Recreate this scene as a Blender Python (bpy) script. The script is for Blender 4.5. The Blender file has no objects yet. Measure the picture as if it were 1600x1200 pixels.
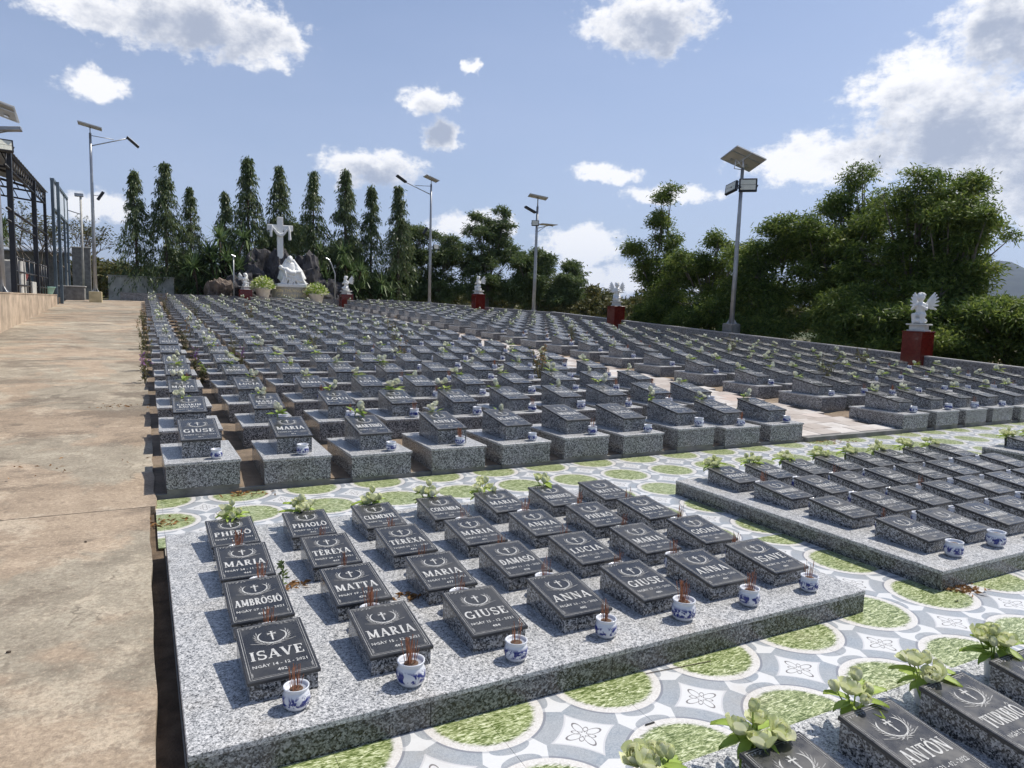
import bpy, bmesh, math, random
import numpy as np
from mathutils import Vector, Matrix
random.seed(7); rng = np.random.default_rng(7)
sc = bpy.context.scene
col = sc.collection
R_ = math.radians

# ------------------------------------------------------------------ camera
cam_d = bpy.data.cameras.new('camera'); cam = bpy.data.objects.new('camera', cam_d); col.objects.link(cam)
CR = ((0.8859, -0.0243, 0.4633), (-0.4631, -0.1069, 0.8799), (0.0282, -0.9940, -0.1060))
mw = Matrix(((CR[0][0], -CR[0][1], -CR[0][2], 0), (CR[1][0], -CR[1][1], -CR[1][2], 0), (CR[2][0], -CR[2][1], -CR[2][2], 1.6), (0, 0, 0, 1)))
loc, rot, _s = mw.decompose()
cam.location = loc; cam.rotation_mode = 'QUATERNION'; cam.rotation_quaternion = rot
cam_d.sensor_width = 36; cam_d.lens = 36 * 1101 / 1600; cam_d.clip_start = 0.05; cam_d.clip_end = 20000
sc.camera = cam

# ------------------------------------------------------------------ light
SUN_EL, SUN_AZ = R_(57), R_(86)            # azimuth measured from +Y towards +X
sun_d = bpy.data.lights.new('sun', 'SUN'); sun = bpy.data.objects.new('sun', sun_d); col.objects.link(sun)
sun_d.energy = 4.8; sun_d.angle = R_(0.53); sun_d.color = (1.0, 0.945, 0.86)
sdir = Vector((math.sin(SUN_AZ) * math.cos(SUN_EL), math.cos(SUN_AZ) * math.cos(SUN_EL), math.sin(SUN_EL)))
sun.rotation_mode = 'QUATERNION'; sun.rotation_quaternion = sdir.to_track_quat('Z', 'Y')

sc.cycles.use_adaptive_sampling = True; sc.cycles.adaptive_threshold = 0.025
sc.cycles.max_bounces = 5; sc.cycles.diffuse_bounces = 3; sc.cycles.glossy_bounces = 3; sc.cycles.transmission_bounces = 3
sc.view_settings.view_transform = 'Standard'; sc.view_settings.look = 'None'
sc.view_settings.exposure = 0.0; sc.view_settings.gamma = 1.0; sc.view_settings.use_curve_mapping = False


def nd(nt, typ, ins=None, **props):
    n = nt.nodes.new(typ)
    for k, v in props.items():
        setattr(n, k, v)
    for k, v in (ins or {}).items():
        s = n.inputs[k]
        if isinstance(v, bpy.types.NodeSocket):
            nt.links.new(v, s)
        else:
            s.default_value = v
    return n


def mth(nt, op, a, b=0.0, c=None, clamp=False):
    i = {0: a, 1: b}
    if c is not None:
        i[2] = c
    return nd(nt, 'ShaderNodeMath', i, operation=op, use_clamp=clamp).outputs[0]


def vmt(nt, op, a, b=(0, 0, 0)):
    n = nd(nt, 'ShaderNodeVectorMath', {0: a, 1: b}, operation=op)
    return n.outputs['Value'] if op in ('LENGTH', 'DOT_PRODUCT', 'DISTANCE') else n.outputs[0]


def mixc(nt, f, a, b, mode='MIX'):
    n = nd(nt, 'ShaderNodeMix', None, data_type='RGBA', blend_type=mode)
    for s, v in ((n.inputs[0], f), (n.inputs[6], a), (n.inputs[7], b)):
        if isinstance(v, bpy.types.NodeSocket):
            nt.links.new(v, s)
        else:
            s.default_value = v if not isinstance(v, tuple) or len(v) == 4 else (*v, 1)
    return n.outputs[2]


def ramp(nt, f, stops, interp='LINEAR'):
    n = nd(nt, 'ShaderNodeValToRGB', {0: f})
    n.color_ramp.interpolation = interp
    e = n.color_ramp.elements
    while len(e) < len(stops):
        e.new(0.5)
    for el, (p, c) in zip(e, stops):
        el.position = p; el.color = (*c, 1) if len(c) == 3 else c
    return n.outputs[0]


def smooth(nt, v, lo, hi):
    return nd(nt, 'ShaderNodeMapRange', {0: v, 1: lo, 2: hi, 3: 0.0, 4: 1.0}, interpolation_type='SMOOTHSTEP').outputs[0]


def noise(nt, vec, scale, detail=4.0, rough=0.55, dist=0.0, out=0):
    return nd(nt, 'ShaderNodeTexNoise', {'Vector': vec, 'Scale': scale, 'Detail': detail, 'Roughness': rough, 'Distortion': dist}).outputs[out]


# ------------------------------------------------------------------ sky
world = bpy.data.worlds.new('World'); sc.world = world; world.use_nodes = True
wt = world.node_tree; wt.nodes.clear()
sky = nd(wt, 'ShaderNodeTexSky', sky_type='NISHITA', sun_disc=False, sun_elevation=SUN_EL, sun_rotation=SUN_AZ, altitude=50.0, air_density=1.0, dust_density=1.6, ozone_density=1.6)
tc = nd(wt, 'ShaderNodeTexCoord').outputs['Generated']
sep = nd(wt, 'ShaderNodeSeparateXYZ', {0: tc})
az = mth(wt, 'MULTIPLY', mth(wt, 'ARCTAN2', sep.outputs[0], sep.outputs[1]), 57.2958)
el = mth(wt, 'MULTIPLY', mth(wt, 'ARCSINE', sep.outputs[2]), 57.2958)
av = nd(wt, 'ShaderNodeCombineXYZ', {0: az, 1: el, 2: 0.0}).outputs[0]
# every cumulus: azimuth, elevation, half width, half height (degrees)
CLOUDS = [(3.6, 19.0, 7.4, 2.5), (-2.2, 18.5, 4.3, 1.6), (8.4, 18.5, 3.2, 2.2), (-2.4, 13.9, 2.3, 1.1), (20.6, 15.6, 2.2, 1.2), (21.7, 13.1, 1.9, 1.2), (24.1, 18.1, 0.9, 0.7), (16.3, 10.5, 4.4, 1.5), (34.6, 10.7, 2.9, 0.8), (37.4, 21.0, 5.2, 2.4), (60.8, 18.5, 3.7, 3.2), (56.5, 15.6, 4.6, 2.9), (58.8, 12.4, 7.2, 3.6), (50.5, 11.3, 6.2, 1.9), (64.3, 9.7, 7.5, 4.2), (39.8, 9.0, 4.3, 0.8), (33.1, 5.1, 3.5, 2.0), (24.3, 6.6, 3.6, 1.3), (-2.6, 6.3, 2.7, 1.1), (37.7, 2.6, 7.7, 1.4),
          (-20, 15, 6, 2.5), (-40, 22, 8, 3.5), (85, 20, 8, 3.5), (30, 38, 8, 4), (130, 18, 9, 4), (-95, 18, 9, 4), (-140, 22, 9, 4)]
BIGC = [(3.6, 19.0, 7.4, 2.5), (37.4, 21.0, 5.2, 2.4), (60.8, 18.5, 3.7, 3.2), (57.8, 12.8, 7.7, 3.8), (16.3, 10.5, 4.4, 1.5), (64.3, 9.7, 6.9, 3.4), (20.9, 14.3, 2.4, 2.4)]
wob = vmt(wt, 'SUBTRACT', noise(wt, av, 0.55, 3.0, 0.6, out=1), (0.5, 0.5, 0.5))
wob = vmt(wt, 'MULTIPLY', wob, (3.0, 1.7, 0.0))


def cloud_field(shift, blobs):
    p = vmt(wt, 'ADD', vmt(wt, 'ADD', av, wob), shift)
    m = None
    for (a, e, w, h) in blobs:
        q = vmt(wt, 'LENGTH', vmt(wt, 'MULTIPLY', vmt(wt, 'SUBTRACT', p, (a, e, 0)), (1 / w, 1 / h, 0)))
        m = q if m is None else nd(wt, 'ShaderNodeMath', {0: m, 1: q, 2: 0.35}, operation='SMOOTH_MIN').outputs[0]
    return mth(wt, 'SUBTRACT', 1.0, m)


n1 = noise(wt, vmt(wt, 'MULTIPLY', av, (0.7, 1.0, 1)), 0.75, 5.0, 0.64)
f0 = cloud_field((0, 0, 0), CLOUDS)
dens = mth(wt, 'ADD', f0, mth(wt, 'MULTIPLY', mth(wt, 'SUBTRACT', n1, 0.5), 1.7))
alpha = smooth(wt, dens, -0.10, 0.42)
f1 = cloud_field((-0.4, 0.9, 0), BIGC)                   # the same field one step up towards the sun
n2 = noise(wt, vmt(wt, 'MULTIPLY', vmt(wt, 'ADD', av, (0.35, 0.5, 0)), (0.7, 1.0, 1)), 0.75, 5.0, 0.64)
d1 = mth(wt, 'ADD', f1, mth(wt, 'MULTIPLY', mth(wt, 'SUBTRACT', n2, 0.5), 1.7))
shade = smooth(wt, mth(wt, 'ADD', mth(wt, 'MULTIPLY', d1, 0.8), mth(wt, 'MULTIPLY', dens, 0.35)), 0.0, 1.0)
ccol = mixc(wt, shade, (11.2, 11.1, 11.1), (4.4, 4.9, 6.1))
# thin white veil that thickens to the horizon
veil = mth(wt, 'MULTIPLY', smooth(wt, mth(wt, 'ABSOLUTE', el), 42.0, 0.0), mth(wt, 'ADD', 0.42, mth(wt, 'MULTIPLY', noise(wt, vmt(wt, 'MULTIPLY', av, (0.05, 0.16, 0)), 1.0, 4.0, 0.55), 0.4)))
skyb = mixc(wt, 1.0, sky.outputs[0], (1.04, 1.10, 1.20), 'MULTIPLY')
skyc = mixc(wt, veil, skyb, (5.6, 6.4, 8.7))
skyc = mixc(wt, mth(wt, 'MULTIPLY', alpha, 0.93), skyc, ccol)
world.cycles.sampling_method = 'MANUAL'; world.cycles.sample_map_resolution = 256
bg = nd(wt, 'ShaderNodeBackground', {0: skyc, 1: 0.1})
nd(wt, 'ShaderNodeOutputWorld', {0: bg.outputs[0]})

# ------------------------------------------------------------------ materials
MAT = {}


def material(name):
    m = bpy.data.materials.new(name); m.use_nodes = True
    nt = m.node_tree
    b = nt.nodes['Principled BSDF']
    MAT[name] = m
    return m, nt, b


def setc(nt, b, c, rough=None, spec=None):
    s = b.inputs['Base Color']
    if isinstance(c, bpy.types.NodeSocket):
        nt.links.new(c, s)
    else:
        s.default_value = (*c, 1)
    if rough is not None:
        if isinstance(rough, bpy.types.NodeSocket):
            nt.links.new(rough, b.inputs['Roughness'])
        else:
            b.inputs['Roughness'].default_value = rough
    if spec is not None:
        b.inputs['Specular IOR Level'].default_value = spec


def bump(nt, b, h, strength, dist):
    n = nd(nt, 'ShaderNodeBump', {'Height': h, 'Strength': strength, 'Distance': dist})
    nt.links.new(n.outputs[0], b.inputs['Normal'])


def pos(nt):
    return nd(nt, 'ShaderNodeNewGeometry').outputs['Position']


def plain(name, c, rough=0.6, var=0.12, scale=6.0, metal=0.0, bmp=0.0):
    m, nt, b = material(name)
    p = pos(nt)
    n = noise(nt, p, scale, 5.0, 0.6)
    lo = tuple(x * (1 - var * 1.6) for x in c); hi = tuple(min(1, x * (1 + var * 1.6)) for x in c)
    setc(nt, b, ramp(nt, n, [(0.25, lo), (0.75, hi)]), rough)
    b.inputs['Metallic'].default_value = metal
    if bmp:
        bump(nt, b, noise(nt, p, scale * 8, 4.0, 0.6), bmp, 0.01)
    return m


def granite(name, stops, cell, rough, dirt=0.25, tint=(0.30, 0.24, 0.16)):
    m, nt, b = material(name)
    p = pos(nt)
    v1 = nd(nt, 'ShaderNodeTexVoronoi', {'Vector': p, 'Scale': cell, 'Randomness': 1.0}, feature='F1').outputs['Color']
    g1 = nd(nt, 'ShaderNodeSeparateColor', {0: v1}).outputs[0]
    v2 = nd(nt, 'ShaderNodeTexVoronoi', {'Vector': vmt(nt, 'ADD', p, (3.3, 1.7, 5.1)), 'Scale': cell * 0.47, 'Randomness': 1.0}, feature='F1').outputs['Color']
    g2 = nd(nt, 'ShaderNodeSeparateColor', {0: v2}).outputs[1]
    g = mth(nt, 'ADD', mth(nt, 'MULTIPLY', g1, 0.62), mth(nt, 'MULTIPLY', g2, 0.38))
    c = ramp(nt, g, stops)
    # dust and rain marks
    d = smooth(nt, noise(nt, p, 2.3, 6.0, 0.65), 0.48, 0.78)
    c = mixc(nt, mth(nt, 'MULTIPLY', d, dirt), c, tint)
    r = mth(nt, 'ADD', rough, mth(nt, 'MULTIPLY', d, 0.22))
    setc(nt, b, c, r, 0.5)
    return m


granite('granite_light', [(0.12, (0.06, 0.063, 0.068)), (0.30, (0.195, 0.20, 0.20)), (0.45, (0.355, 0.36, 0.36)), (0.66, (0.515, 0.515, 0.51)), (0.9, (0.70, 0.695, 0.68))], 215, 0.36, 0.22)
granite('granite_grey', [(0.20, (0.015, 0.017, 0.02)), (0.38, (0.07, 0.075, 0.08)), (0.52, (0.20, 0.205, 0.21)), (0.72, (0.40, 0.405, 0.41)), (0.95, (0.50, 0.505, 0.50))], 175, 0.16, 0.2)
granite('granite_facing_shaded', [(0.20, (0.010, 0.012, 0.013)), (0.38, (0.045, 0.05, 0.052)), (0.52, (0.125, 0.135, 0.135)), (0.72, (0.25, 0.26, 0.26)), (0.95, (0.36, 0.365, 0.36))], 165, 0.2, 0.12)  # same granite as the platform tops, side shade put into a darker ramp
granite('granite_rough', [(0.15, (0.05, 0.055, 0.06)), (0.45, (0.16, 0.17, 0.18)), (0.85, (0.33, 0.34, 0.35))], 60, 0.42, 0.35)
granite('granite_red', [(0.1, (0.045, 0.006, 0.005)), (0.5, (0.13, 0.013, 0.010)), (0.95, (0.22, 0.03, 0.02))], 110, 0.12, 0.12)

m, nt, b = material('plaque_black')
p = pos(nt)
n = noise(nt, p, 420, 2.0, 0.5)
dust = smooth(nt, noise(nt, p, 7.0, 6.0, 0.65), 0.35, 0.75)
c = ramp(nt, n, [(0.3, (0.014, 0.015, 0.017)), (0.72, (0.042, 0.044, 0.048))])
c = mixc(nt, mth(nt, 'MULTIPLY', dust, 0.13), c, (0.20, 0.19, 0.175))
setc(nt, b, c, mth(nt, 'ADD', 0.20, mth(nt, 'MULTIPLY', dust, 0.28)), 0.5)
m, nt, b = material('plaque_edge')
setc(nt, b, ramp(nt, noise(nt, pos(nt), 380, 2.0, 0.5), [(0.3, (0.035, 0.036, 0.038)), (0.7, (0.09, 0.092, 0.096))]), 0.3)

m, nt, b = material('engraving')
setc(nt, b, ramp(nt, noise(nt, pos(nt), 60, 3.0, 0.6), [(0.3, (0.34, 0.34, 0.33)), (0.7, (0.60, 0.60, 0.58))]), 0.7)
m, nt, b = material('engraving_faint')
setc(nt, b, ramp(nt, noise(nt, pos(nt), 90, 3.0, 0.6), [(0.3, (0.16, 0.16, 0.16)), (0.7, (0.38, 0.38, 0.37))]), 0.7)

# path concrete: pinkish, with cement patches, damp darker stains and fine grit
m, nt, b = material('path_concrete')
p = pos(nt)
rnd = nd(nt, 'ShaderNodeObjectInfo').outputs['Random']
ofs = nd(nt, 'ShaderNodeCombineXYZ', {0: mth(nt, 'MULTIPLY', rnd, 37.0), 1: mth(nt, 'MULTIPLY', rnd, 11.0), 2: 0.0}).outputs[0]
pq = vmt(nt, 'ADD', p, ofs)
big = noise(nt, vmt(nt, 'MULTIPLY', pq, (1, 0.85, 1)), 0.62, 7.0, 0.62, 0.6)
mid = noise(nt, pq, 2.6, 8.0, 0.68, 0.3)
fin = noise(nt, p, 70, 3.0, 0.6)
grit = nd(nt, 'ShaderNodeTexVoronoi', {'Vector': p, 'Scale': 85.0}).outputs['Distance']
c = ramp(nt, mid, [(0.3, (0.225, 0.182, 0.143)), (0.5, (0.32, 0.262, 0.205)), (0.7, (0.42, 0.35, 0.28))])
c = mixc(nt, smooth(nt, big, 0.47, 0.53), c, ramp(nt, mid, [(0.3, (0.185, 0.17, 0.14)), (0.5, (0.28, 0.258, 0.215)), (0.7, (0.39, 0.365, 0.31))]))
dk = smooth(nt, noise(nt, vmt(nt, 'MULTIPLY', pq, (0.7, 1.0, 1)), 1.15, 10.0, 0.72, 0.15), 0.50, 0.60)
c = mixc(nt, mth(nt, 'MULTIPLY', dk, 0.7), c, (0.12, 0.10, 0.08))
wp_ = smooth(nt, noise(nt, vmt(nt, 'ADD', pq, (7, 3, 0)), 1.5, 10.0, 0.74, 0.1), 0.54, 0.63)
c = mixc(nt, mth(nt, 'MULTIPLY', wp_, 0.5), c, (0.50, 0.45, 0.375))
c = mixc(nt, mth(nt, 'MULTIPLY', smooth(nt, noise(nt, pq, 11.0, 8.0, 0.75), 0.54, 0.66), 0.55), c, (0.13, 0.105, 0.085))
ft_ = noise(nt, p, 42, 6.0, 0.75)
c = mixc(nt, mth(nt, 'MULTIPLY', smooth(nt, ft_, 0.46, 0.62), 0.42), c, (0.15, 0.12, 0.095))
c = mixc(nt, mth(nt, 'MULTIPLY', smooth(nt, ft_, 0.46, 0.34), 0.35), c, (0.58, 0.49, 0.39))
c = mixc(nt, mth(nt, 'MULTIPLY', smooth(nt, grit, 0.3, 0.08), 0.3), c, (0.14, 0.11, 0.085))
ck = nd(nt, 'ShaderNodeTexVoronoi', {'Vector': vmt(nt, 'ADD', pq, vmt(nt, 'MULTIPLY', noise(nt, pq, 1.6, 5.0, 0.6, out=1), (0.9, 0.9, 0))), 'Scale': 0.42}, feature='DISTANCE_TO_EDGE').outputs[0]
c = mixc(nt, mth(nt, 'MULTIPLY', smooth(nt, ck, 0.006, 0.001), mth(nt, 'MULTIPLY', smooth(nt, mid, 0.50, 0.60), 0.6)), c, (0.08, 0.065, 0.05))
tone = mth(nt, 'ADD', 0.95, mth(nt, 'MULTIPLY', rnd, 0.30))
c = vmt(nt, 'SCALE', c); nt.links.new(tone, c.node.inputs['Scale'])
c = mixc(nt, 1.0, c, (1.05, 1.0, 0.91), 'MULTIPLY')
setc(nt, b, c, 0.9)
bump(nt, b, mth(nt, 'ADD', mth(nt, 'MULTIPLY', ft_, 0.8), mth(nt, 'MULTIPLY', mid, 1.2)), 0.7, 0.014)

m, nt, b = material('terrace_earth')
p = pos(nt)
c = ramp(nt, noise(nt, p, 3.0, 8.0, 0.68), [(0.28, (0.10, 0.075, 0.05)), (0.5, (0.27, 0.205, 0.145)), (0.72, (0.42, 0.33, 0.24))])
c = mixc(nt, mth(nt, 'MULTIPLY', smooth(nt, noise(nt, p, 1.1, 5.0, 0.6), 0.55, 0.75), 0.5), c, (0.12, 0.12, 0.05))
c = mixc(nt, mth(nt, 'MULTIPLY', noise(nt, p, 60, 3.0, 0.6), 0.4), c, (0.12, 0.09, 0.06))
setc(nt, b, c, 0.95); bump(nt, b, noise(nt, p, 30, 5.0, 0.7), 0.8, 0.03)

m, nt, b = material('dry_ground')
p = pos(nt)
c = ramp(nt, noise(nt, p, 0.35, 8.0, 0.65), [(0.3, (0.10, 0.095, 0.045)), (0.5, (0.22, 0.17, 0.095)), (0.7, (0.30, 0.235, 0.15))])
c = mixc(nt, smooth(nt, noise(nt, p, 0.02, 4.0, 0.6), 0.42, 0.58), c, (0.06, 0.08, 0.03))
setc(nt, b, c, 0.95); bump(nt, b, noise(nt, p, 6, 6.0, 0.7), 0.8, 0.1)

m, nt, b = material('paver')
p = pos(nt); rnd = nd(nt, 'ShaderNodeObjectInfo').outputs['Random']
c = ramp(nt, rnd, [(0.0, (0.36, 0.31, 0.27)), (0.4, (0.50, 0.46, 0.42)), (0.75, (0.60, 0.58, 0.55)), (1.0, (0.43, 0.33, 0.27))])
c = mixc(nt, mth(nt, 'MULTIPLY', smooth(nt, noise(nt, p, 5.0, 7.0, 0.66), 0.42, 0.72), 0.45), c, (0.24, 0.19, 0.15))
setc(nt, b, c, 0.8); bump(nt, b, noise(nt, p, 45, 4.0, 0.6), 0.4, 0.006)

# floor tile: printed grass discs in interlaced bands, a rosette in the middle of each tile
PITCH = 0.587
m, nt, b = material('garden_tile')
oc = nd(nt, 'ShaderNodeTexCoord').outputs['Object']
wp = pos(nt)
s = nd(nt, 'ShaderNodeSeparateXYZ', {0: vmt(nt, 'MULTIPLY', oc, (1 / PITCH, 1 / PITCH, 0))})
ax_ = mth(nt, 'ABSOLUTE', s.outputs[0]); ay_ = mth(nt, 'ABSOLUTE', s.outputs[1])
dx = mth(nt, 'SUBTRACT', 0.5, ax_); dy = mth(nt, 'SUBTRACT', 0.5, ay_)
r = mth(nt, 'SQRT', mth(nt, 'ADD', mth(nt, 'MULTIPLY', dx, dx), mth(nt, 'MULTIPLY', dy, dy)))
mn = mth(nt, 'MINIMUM', dx, dy); mx = mth(nt, 'MAXIMUM', dx, dy)
th = mth(nt, 'MULTIPLY', mth(nt, 'ARCTAN2', mn, mx), 57.2958)
speck = nd(nt, 'ShaderNodeTexVoronoi', {'Vector': wp, 'Scale': 190.0}).outputs['Color']
speck = nd(nt, 'ShaderNodeSeparateColor', {0: speck}).outputs[0]
white = mixc(nt, mth(nt, 'MULTIPLY', speck, 0.12), (0.66, 0.665, 0.66), (0.44, 0.44, 0.44))
pale = mixc(nt, mth(nt, 'MULTIPLY', speck, 0.55), (0.70, 0.69, 0.66), (0.47, 0.43, 0.40))
gr = nd(nt, 'ShaderNodeTexWave', {'Vector': oc, 'Scale': 42.0, 'Distortion': 9.0, 'Detail': 3.0, 'Detail Scale': 1.5}).outputs['Fac']
grey = mixc(nt, mth(nt, 'ADD', mth(nt, 'MULTIPLY', gr, 0.35), mth(nt, 'MULTIPLY', speck, 0.5)), (0.29, 0.31, 0.33), (0.44, 0.46, 0.475))
grey = mixc(nt, smooth(nt, noise(nt, wp, 5.0, 3.0, 0.5), 0.4, 0.7), grey, mixc(nt, speck, (0.25, 0.29, 0.33), (0.38, 0.41, 0.44)))
# grass print: two crossed sets of stretched blades
def blades(rot, sx, sy, sc_):
    mp = nd(nt, 'ShaderNodeMapping', {'Vector': wp, 'Rotation': (0, 0, rot), 'Scale': (sx, sy, 1)}).outputs[0]
    return noise(nt, mp, sc_, 3.0, 0.55, 1.2)
g_ = mth(nt, 'MAXIMUM', mth(nt, 'MAXIMUM', blades(0.5, 1, 3.6, 26), blades(-0.7, 1, 3.6, 23)), blades(1.6, 1, 3.6, 24))
grass = ramp(nt, g_, [(0.49, (0.08, 0.115, 0.025)), (0.55, (0.205, 0.25, 0.095)), (0.61, (0.40, 0.45, 0.225)), (0.69, (0.70, 0.73, 0.51))])
edge = mth(nt, 'ADD', r, mth(nt, 'MULTIPLY', mth(nt, 'SUBTRACT', g_, 0.6), 0.12))
band_grey = mth(nt, 'GREATER_THAN', th, 24.0)
oval = mth(nt, 'LESS_THAN', mth(nt, 'ADD', mth(nt, 'POWER', mth(nt, 'DIVIDE', th, 18.5), 2.0), mth(nt, 'POWER', mth(nt, 'DIVIDE', mth(nt, 'SUBTRACT', r, 0.432), 0.056), 2.0)), 1.0)
band = mixc(nt, mth(nt, 'MAXIMUM', band_grey, oval), white, grey)
# white rosette field with dark scroll lines
rx = mth(nt, 'SQRT', mth(nt, 'ADD', mth(nt, 'MULTIPLY', ax_, ax_), mth(nt, 'MULTIPLY', ay_, ay_)))
ph = mth(nt, 'ARCTAN2', ay_, ax_)
pet = mth(nt, 'ADD', 0.028, mth(nt, 'MULTIPLY', mth(nt, 'POWER', mth(nt, 'ABSOLUTE', mth(nt, 'COSINE', mth(nt, 'MULTIPLY', ph, 2.0))), 2.6), 0.100))
ln1 = mth(nt, 'LESS_THAN', mth(nt, 'ABSOLUTE', mth(nt, 'SUBTRACT', rx, pet)), 0.0075)
pet2 = mth(nt, 'ADD', 0.022, mth(nt, 'MULTIPLY', mth(nt, 'POWER', mth(nt, 'ABSOLUTE', mth(nt, 'SINE', mth(nt, 'MULTIPLY', ph, 2.0))), 3.0), 0.058))
ln2 = mth(nt, 'LESS_THAN', mth(nt, 'ABSOLUTE', mth(nt, 'SUBTRACT', rx, pet2)), 0.005)
ros = mixc(nt, mth(nt, 'MULTIPLY', mth(nt, 'MAXIMUM', ln1, ln2), 0.85), white, (0.10, 0.085, 0.085))
c = ros
c = mixc(nt, mth(nt, 'LESS_THAN', r, 0.572), c, band)
rim = mth(nt, 'MULTIPLY', mth(nt, 'LESS_THAN', mth(nt, 'ABSOLUTE', mth(nt, 'SUBTRACT', r, 0.566)), 0.006), band_grey)
c = mixc(nt, rim, c, (0.55, 0.55, 0.56))
c = mixc(nt, mth(nt, 'MULTIPLY', mth(nt, 'LESS_THAN', r, 0.440), mth(nt, 'ADD', 0.4, mth(nt, 'MULTIPLY', band_grey, 0.5))), c, (0.22, 0.23, 0.26))
c = mixc(nt, mth(nt, 'LESS_THAN', r, 0.422), c, pale)
c = mixc(nt, smooth(nt, edge, 0.375, 0.335), c, grass)
dirt = smooth(nt, noise(nt, wp, 1.6, 7.0, 0.68), 0.50, 0.78)
c = mixc(nt, mth(nt, 'MULTIPLY', dirt, 0.40), c, (0.30, 0.25, 0.18))
setc(nt, b, c, mth(nt, 'ADD', 0.30, mth(nt, 'MULTIPLY', dirt, 0.3)), 0.4)

plain('grout', (0.34, 0.32, 0.28), 0.9)
plain('bare_concrete', (0.20, 0.195, 0.18), 0.9, 0.3, 5, bmp=0.4)
plain('concrete_tan', (0.42, 0.33, 0.24), 0.9, 0.3, 2.2, bmp=0.4)
plain('concrete_pale', (0.46, 0.45, 0.41), 0.85, 0.22, 3, bmp=0.3)
plain('concrete_yellow', (0.55, 0.46, 0.27), 0.85, 0.2, 3)
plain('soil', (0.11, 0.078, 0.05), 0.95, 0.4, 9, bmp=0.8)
plain('galvanised', (0.36, 0.37, 0.38), 0.42, 0.12, 4, metal=0.55)
plain('steel_dark', (0.022, 0.023, 0.027), 0.4, 0.2, 3)
plain('steel_blue', (0.10, 0.135, 0.16), 0.45, 0.2, 3)
plain('sheet_roof', (0.33, 0.36, 0.40), 0.45, 0.2, 1)
plain('sign_blue', (0.62, 0.68, 0.74), 0.4, 0.1, 1)
plain('panel_back', (0.47, 0.45, 0.40), 0.5, 0.08, 3)
plain('panel_cell', (0.012, 0.016, 0.035), 0.15, 0.2, 3)
plain('aluminium', (0.62, 0.63, 0.64), 0.35, 0.05, 3, metal=0.7)
plain('lamp_black', (0.015, 0.015, 0.016), 0.45)
plain('lamp_glass', (0.72, 0.71, 0.60), 0.15, 0.15, 40)
plain('statue_white', (0.78, 0.78, 0.75), 0.5, 0.05, 8)
plain('statue_base', (0.60, 0.60, 0.56), 0.5, 0.1, 8)
plain('plinth_stone', (0.40, 0.36, 0.29), 0.6, 0.2, 5, bmp=0.3)
plain('gold_letter', (0.72, 0.60, 0.33), 0.4)
plain('rock', (0.06, 0.056, 0.058), 0.9, 0.55, 2.2, bmp=0.9)  # stone tone lowered, the trees' shade is put into the colour
plain('rock_brown', (0.15, 0.115, 0.09), 0.9, 0.5, 2.2, bmp=0.9)
plain('white_pot', (0.66, 0.62, 0.54), 0.55, 0.12, 5)
plain('bark', (0.10, 0.075, 0.055), 0.95, 0.35, 6, bmp=0.9)
plain('bark_grey', (0.17, 0.15, 0.125), 0.95, 0.35, 6, bmp=0.9)
plain('twig', (0.16, 0.135, 0.11), 0.95, 0.3, 6)
plain('ash', (0.14, 0.09, 0.06), 0.95, 0.5, 160, bmp=0.6)
plain('incense', (0.30, 0.12, 0.06), 0.8, 0.5, 35)
plain('plastic_white', (0.66, 0.66, 0.64), 0.4, 0.05)
plain('plastic_red', (0.42, 0.04, 0.05), 0.4)
plain('plastic_mint', (0.30, 0.55, 0.48), 0.45)
plain('vase_black', (0.02, 0.02, 0.022), 0.3)
plain('vase_white', (0.62, 0.62, 0.60), 0.25, 0.08, 9)
plain('hill_scrub', (0.03, 0.036, 0.024), 0.95, 0.5, 0.01)
plain('brick_wall', (0.30, 0.15, 0.085), 0.9, 0.35, 3)

m, nt, b = material('porcelain')
oc = nd(nt, 'ShaderNodeTexCoord').outputs['Object']
rnd = nd(nt, 'ShaderNodeObjectInfo').outputs['Random']
sz = nd(nt, 'ShaderNodeSeparateXYZ', {0: oc}).outputs[2]
pq = vmt(nt, 'ADD', oc, nd(nt, 'ShaderNodeCombineXYZ', {0: mth(nt, 'MULTIPLY', rnd, 3.0)}).outputs[0])
bandm = mth(nt, 'MULTIPLY', smooth(nt, sz, 0.018, 0.028), smooth(nt, sz, 0.072, 0.055))
n = noise(nt, pq, 34, 3.0, 0.6, 0.9)
blue = mth(nt, 'MULTIPLY', smooth(nt, n, 0.42, 0.52), bandm)
c = mixc(nt, blue, (0.66, 0.68, 0.72), (0.022, 0.035, 0.19))
c = mixc(nt, mth(nt, 'MULTIPLY', smooth(nt, noise(nt, pq, 18, 4.0, 0.6), 0.55, 0.75), 0.3), c, (0.42, 0.36, 0.28))
setc(nt, b, c, 0.12)


def leaf_mat(name, stops, trans=0.35, rough=0.55):
    m = bpy.data.materials.new(name); m.use_nodes = True; MAT[name] = m
    nt = m.node_tree; nt.nodes.clear()
    isl = nd(nt, 'ShaderNodeNewGeometry').outputs['Random Per Island']
    nz = noise(nt, pos(nt), 0.9, 3.0, 0.55)
    f = mth(nt, 'ADD', mth(nt, 'MULTIPLY', isl, 0.55), mth(nt, 'MULTIPLY', mth(nt, 'SUBTRACT', nz, 0.22), 0.85), clamp=True)
    c = ramp(nt, f, stops)
    pb = nd(nt, 'ShaderNodeBsdfPrincipled', {'Base Color': c, 'Roughness': rough, 'Specular IOR Level': 0.35})
    tr = nd(nt, 'ShaderNodeBsdfTranslucent', {0: c})
    mx = nd(nt, 'ShaderNodeMixShader', {0: trans, 1: pb.outputs[0], 2: tr.outputs[0]})
    nd(nt, 'ShaderNodeOutputMaterial', {0: mx.outputs[0]})
    return m


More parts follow.
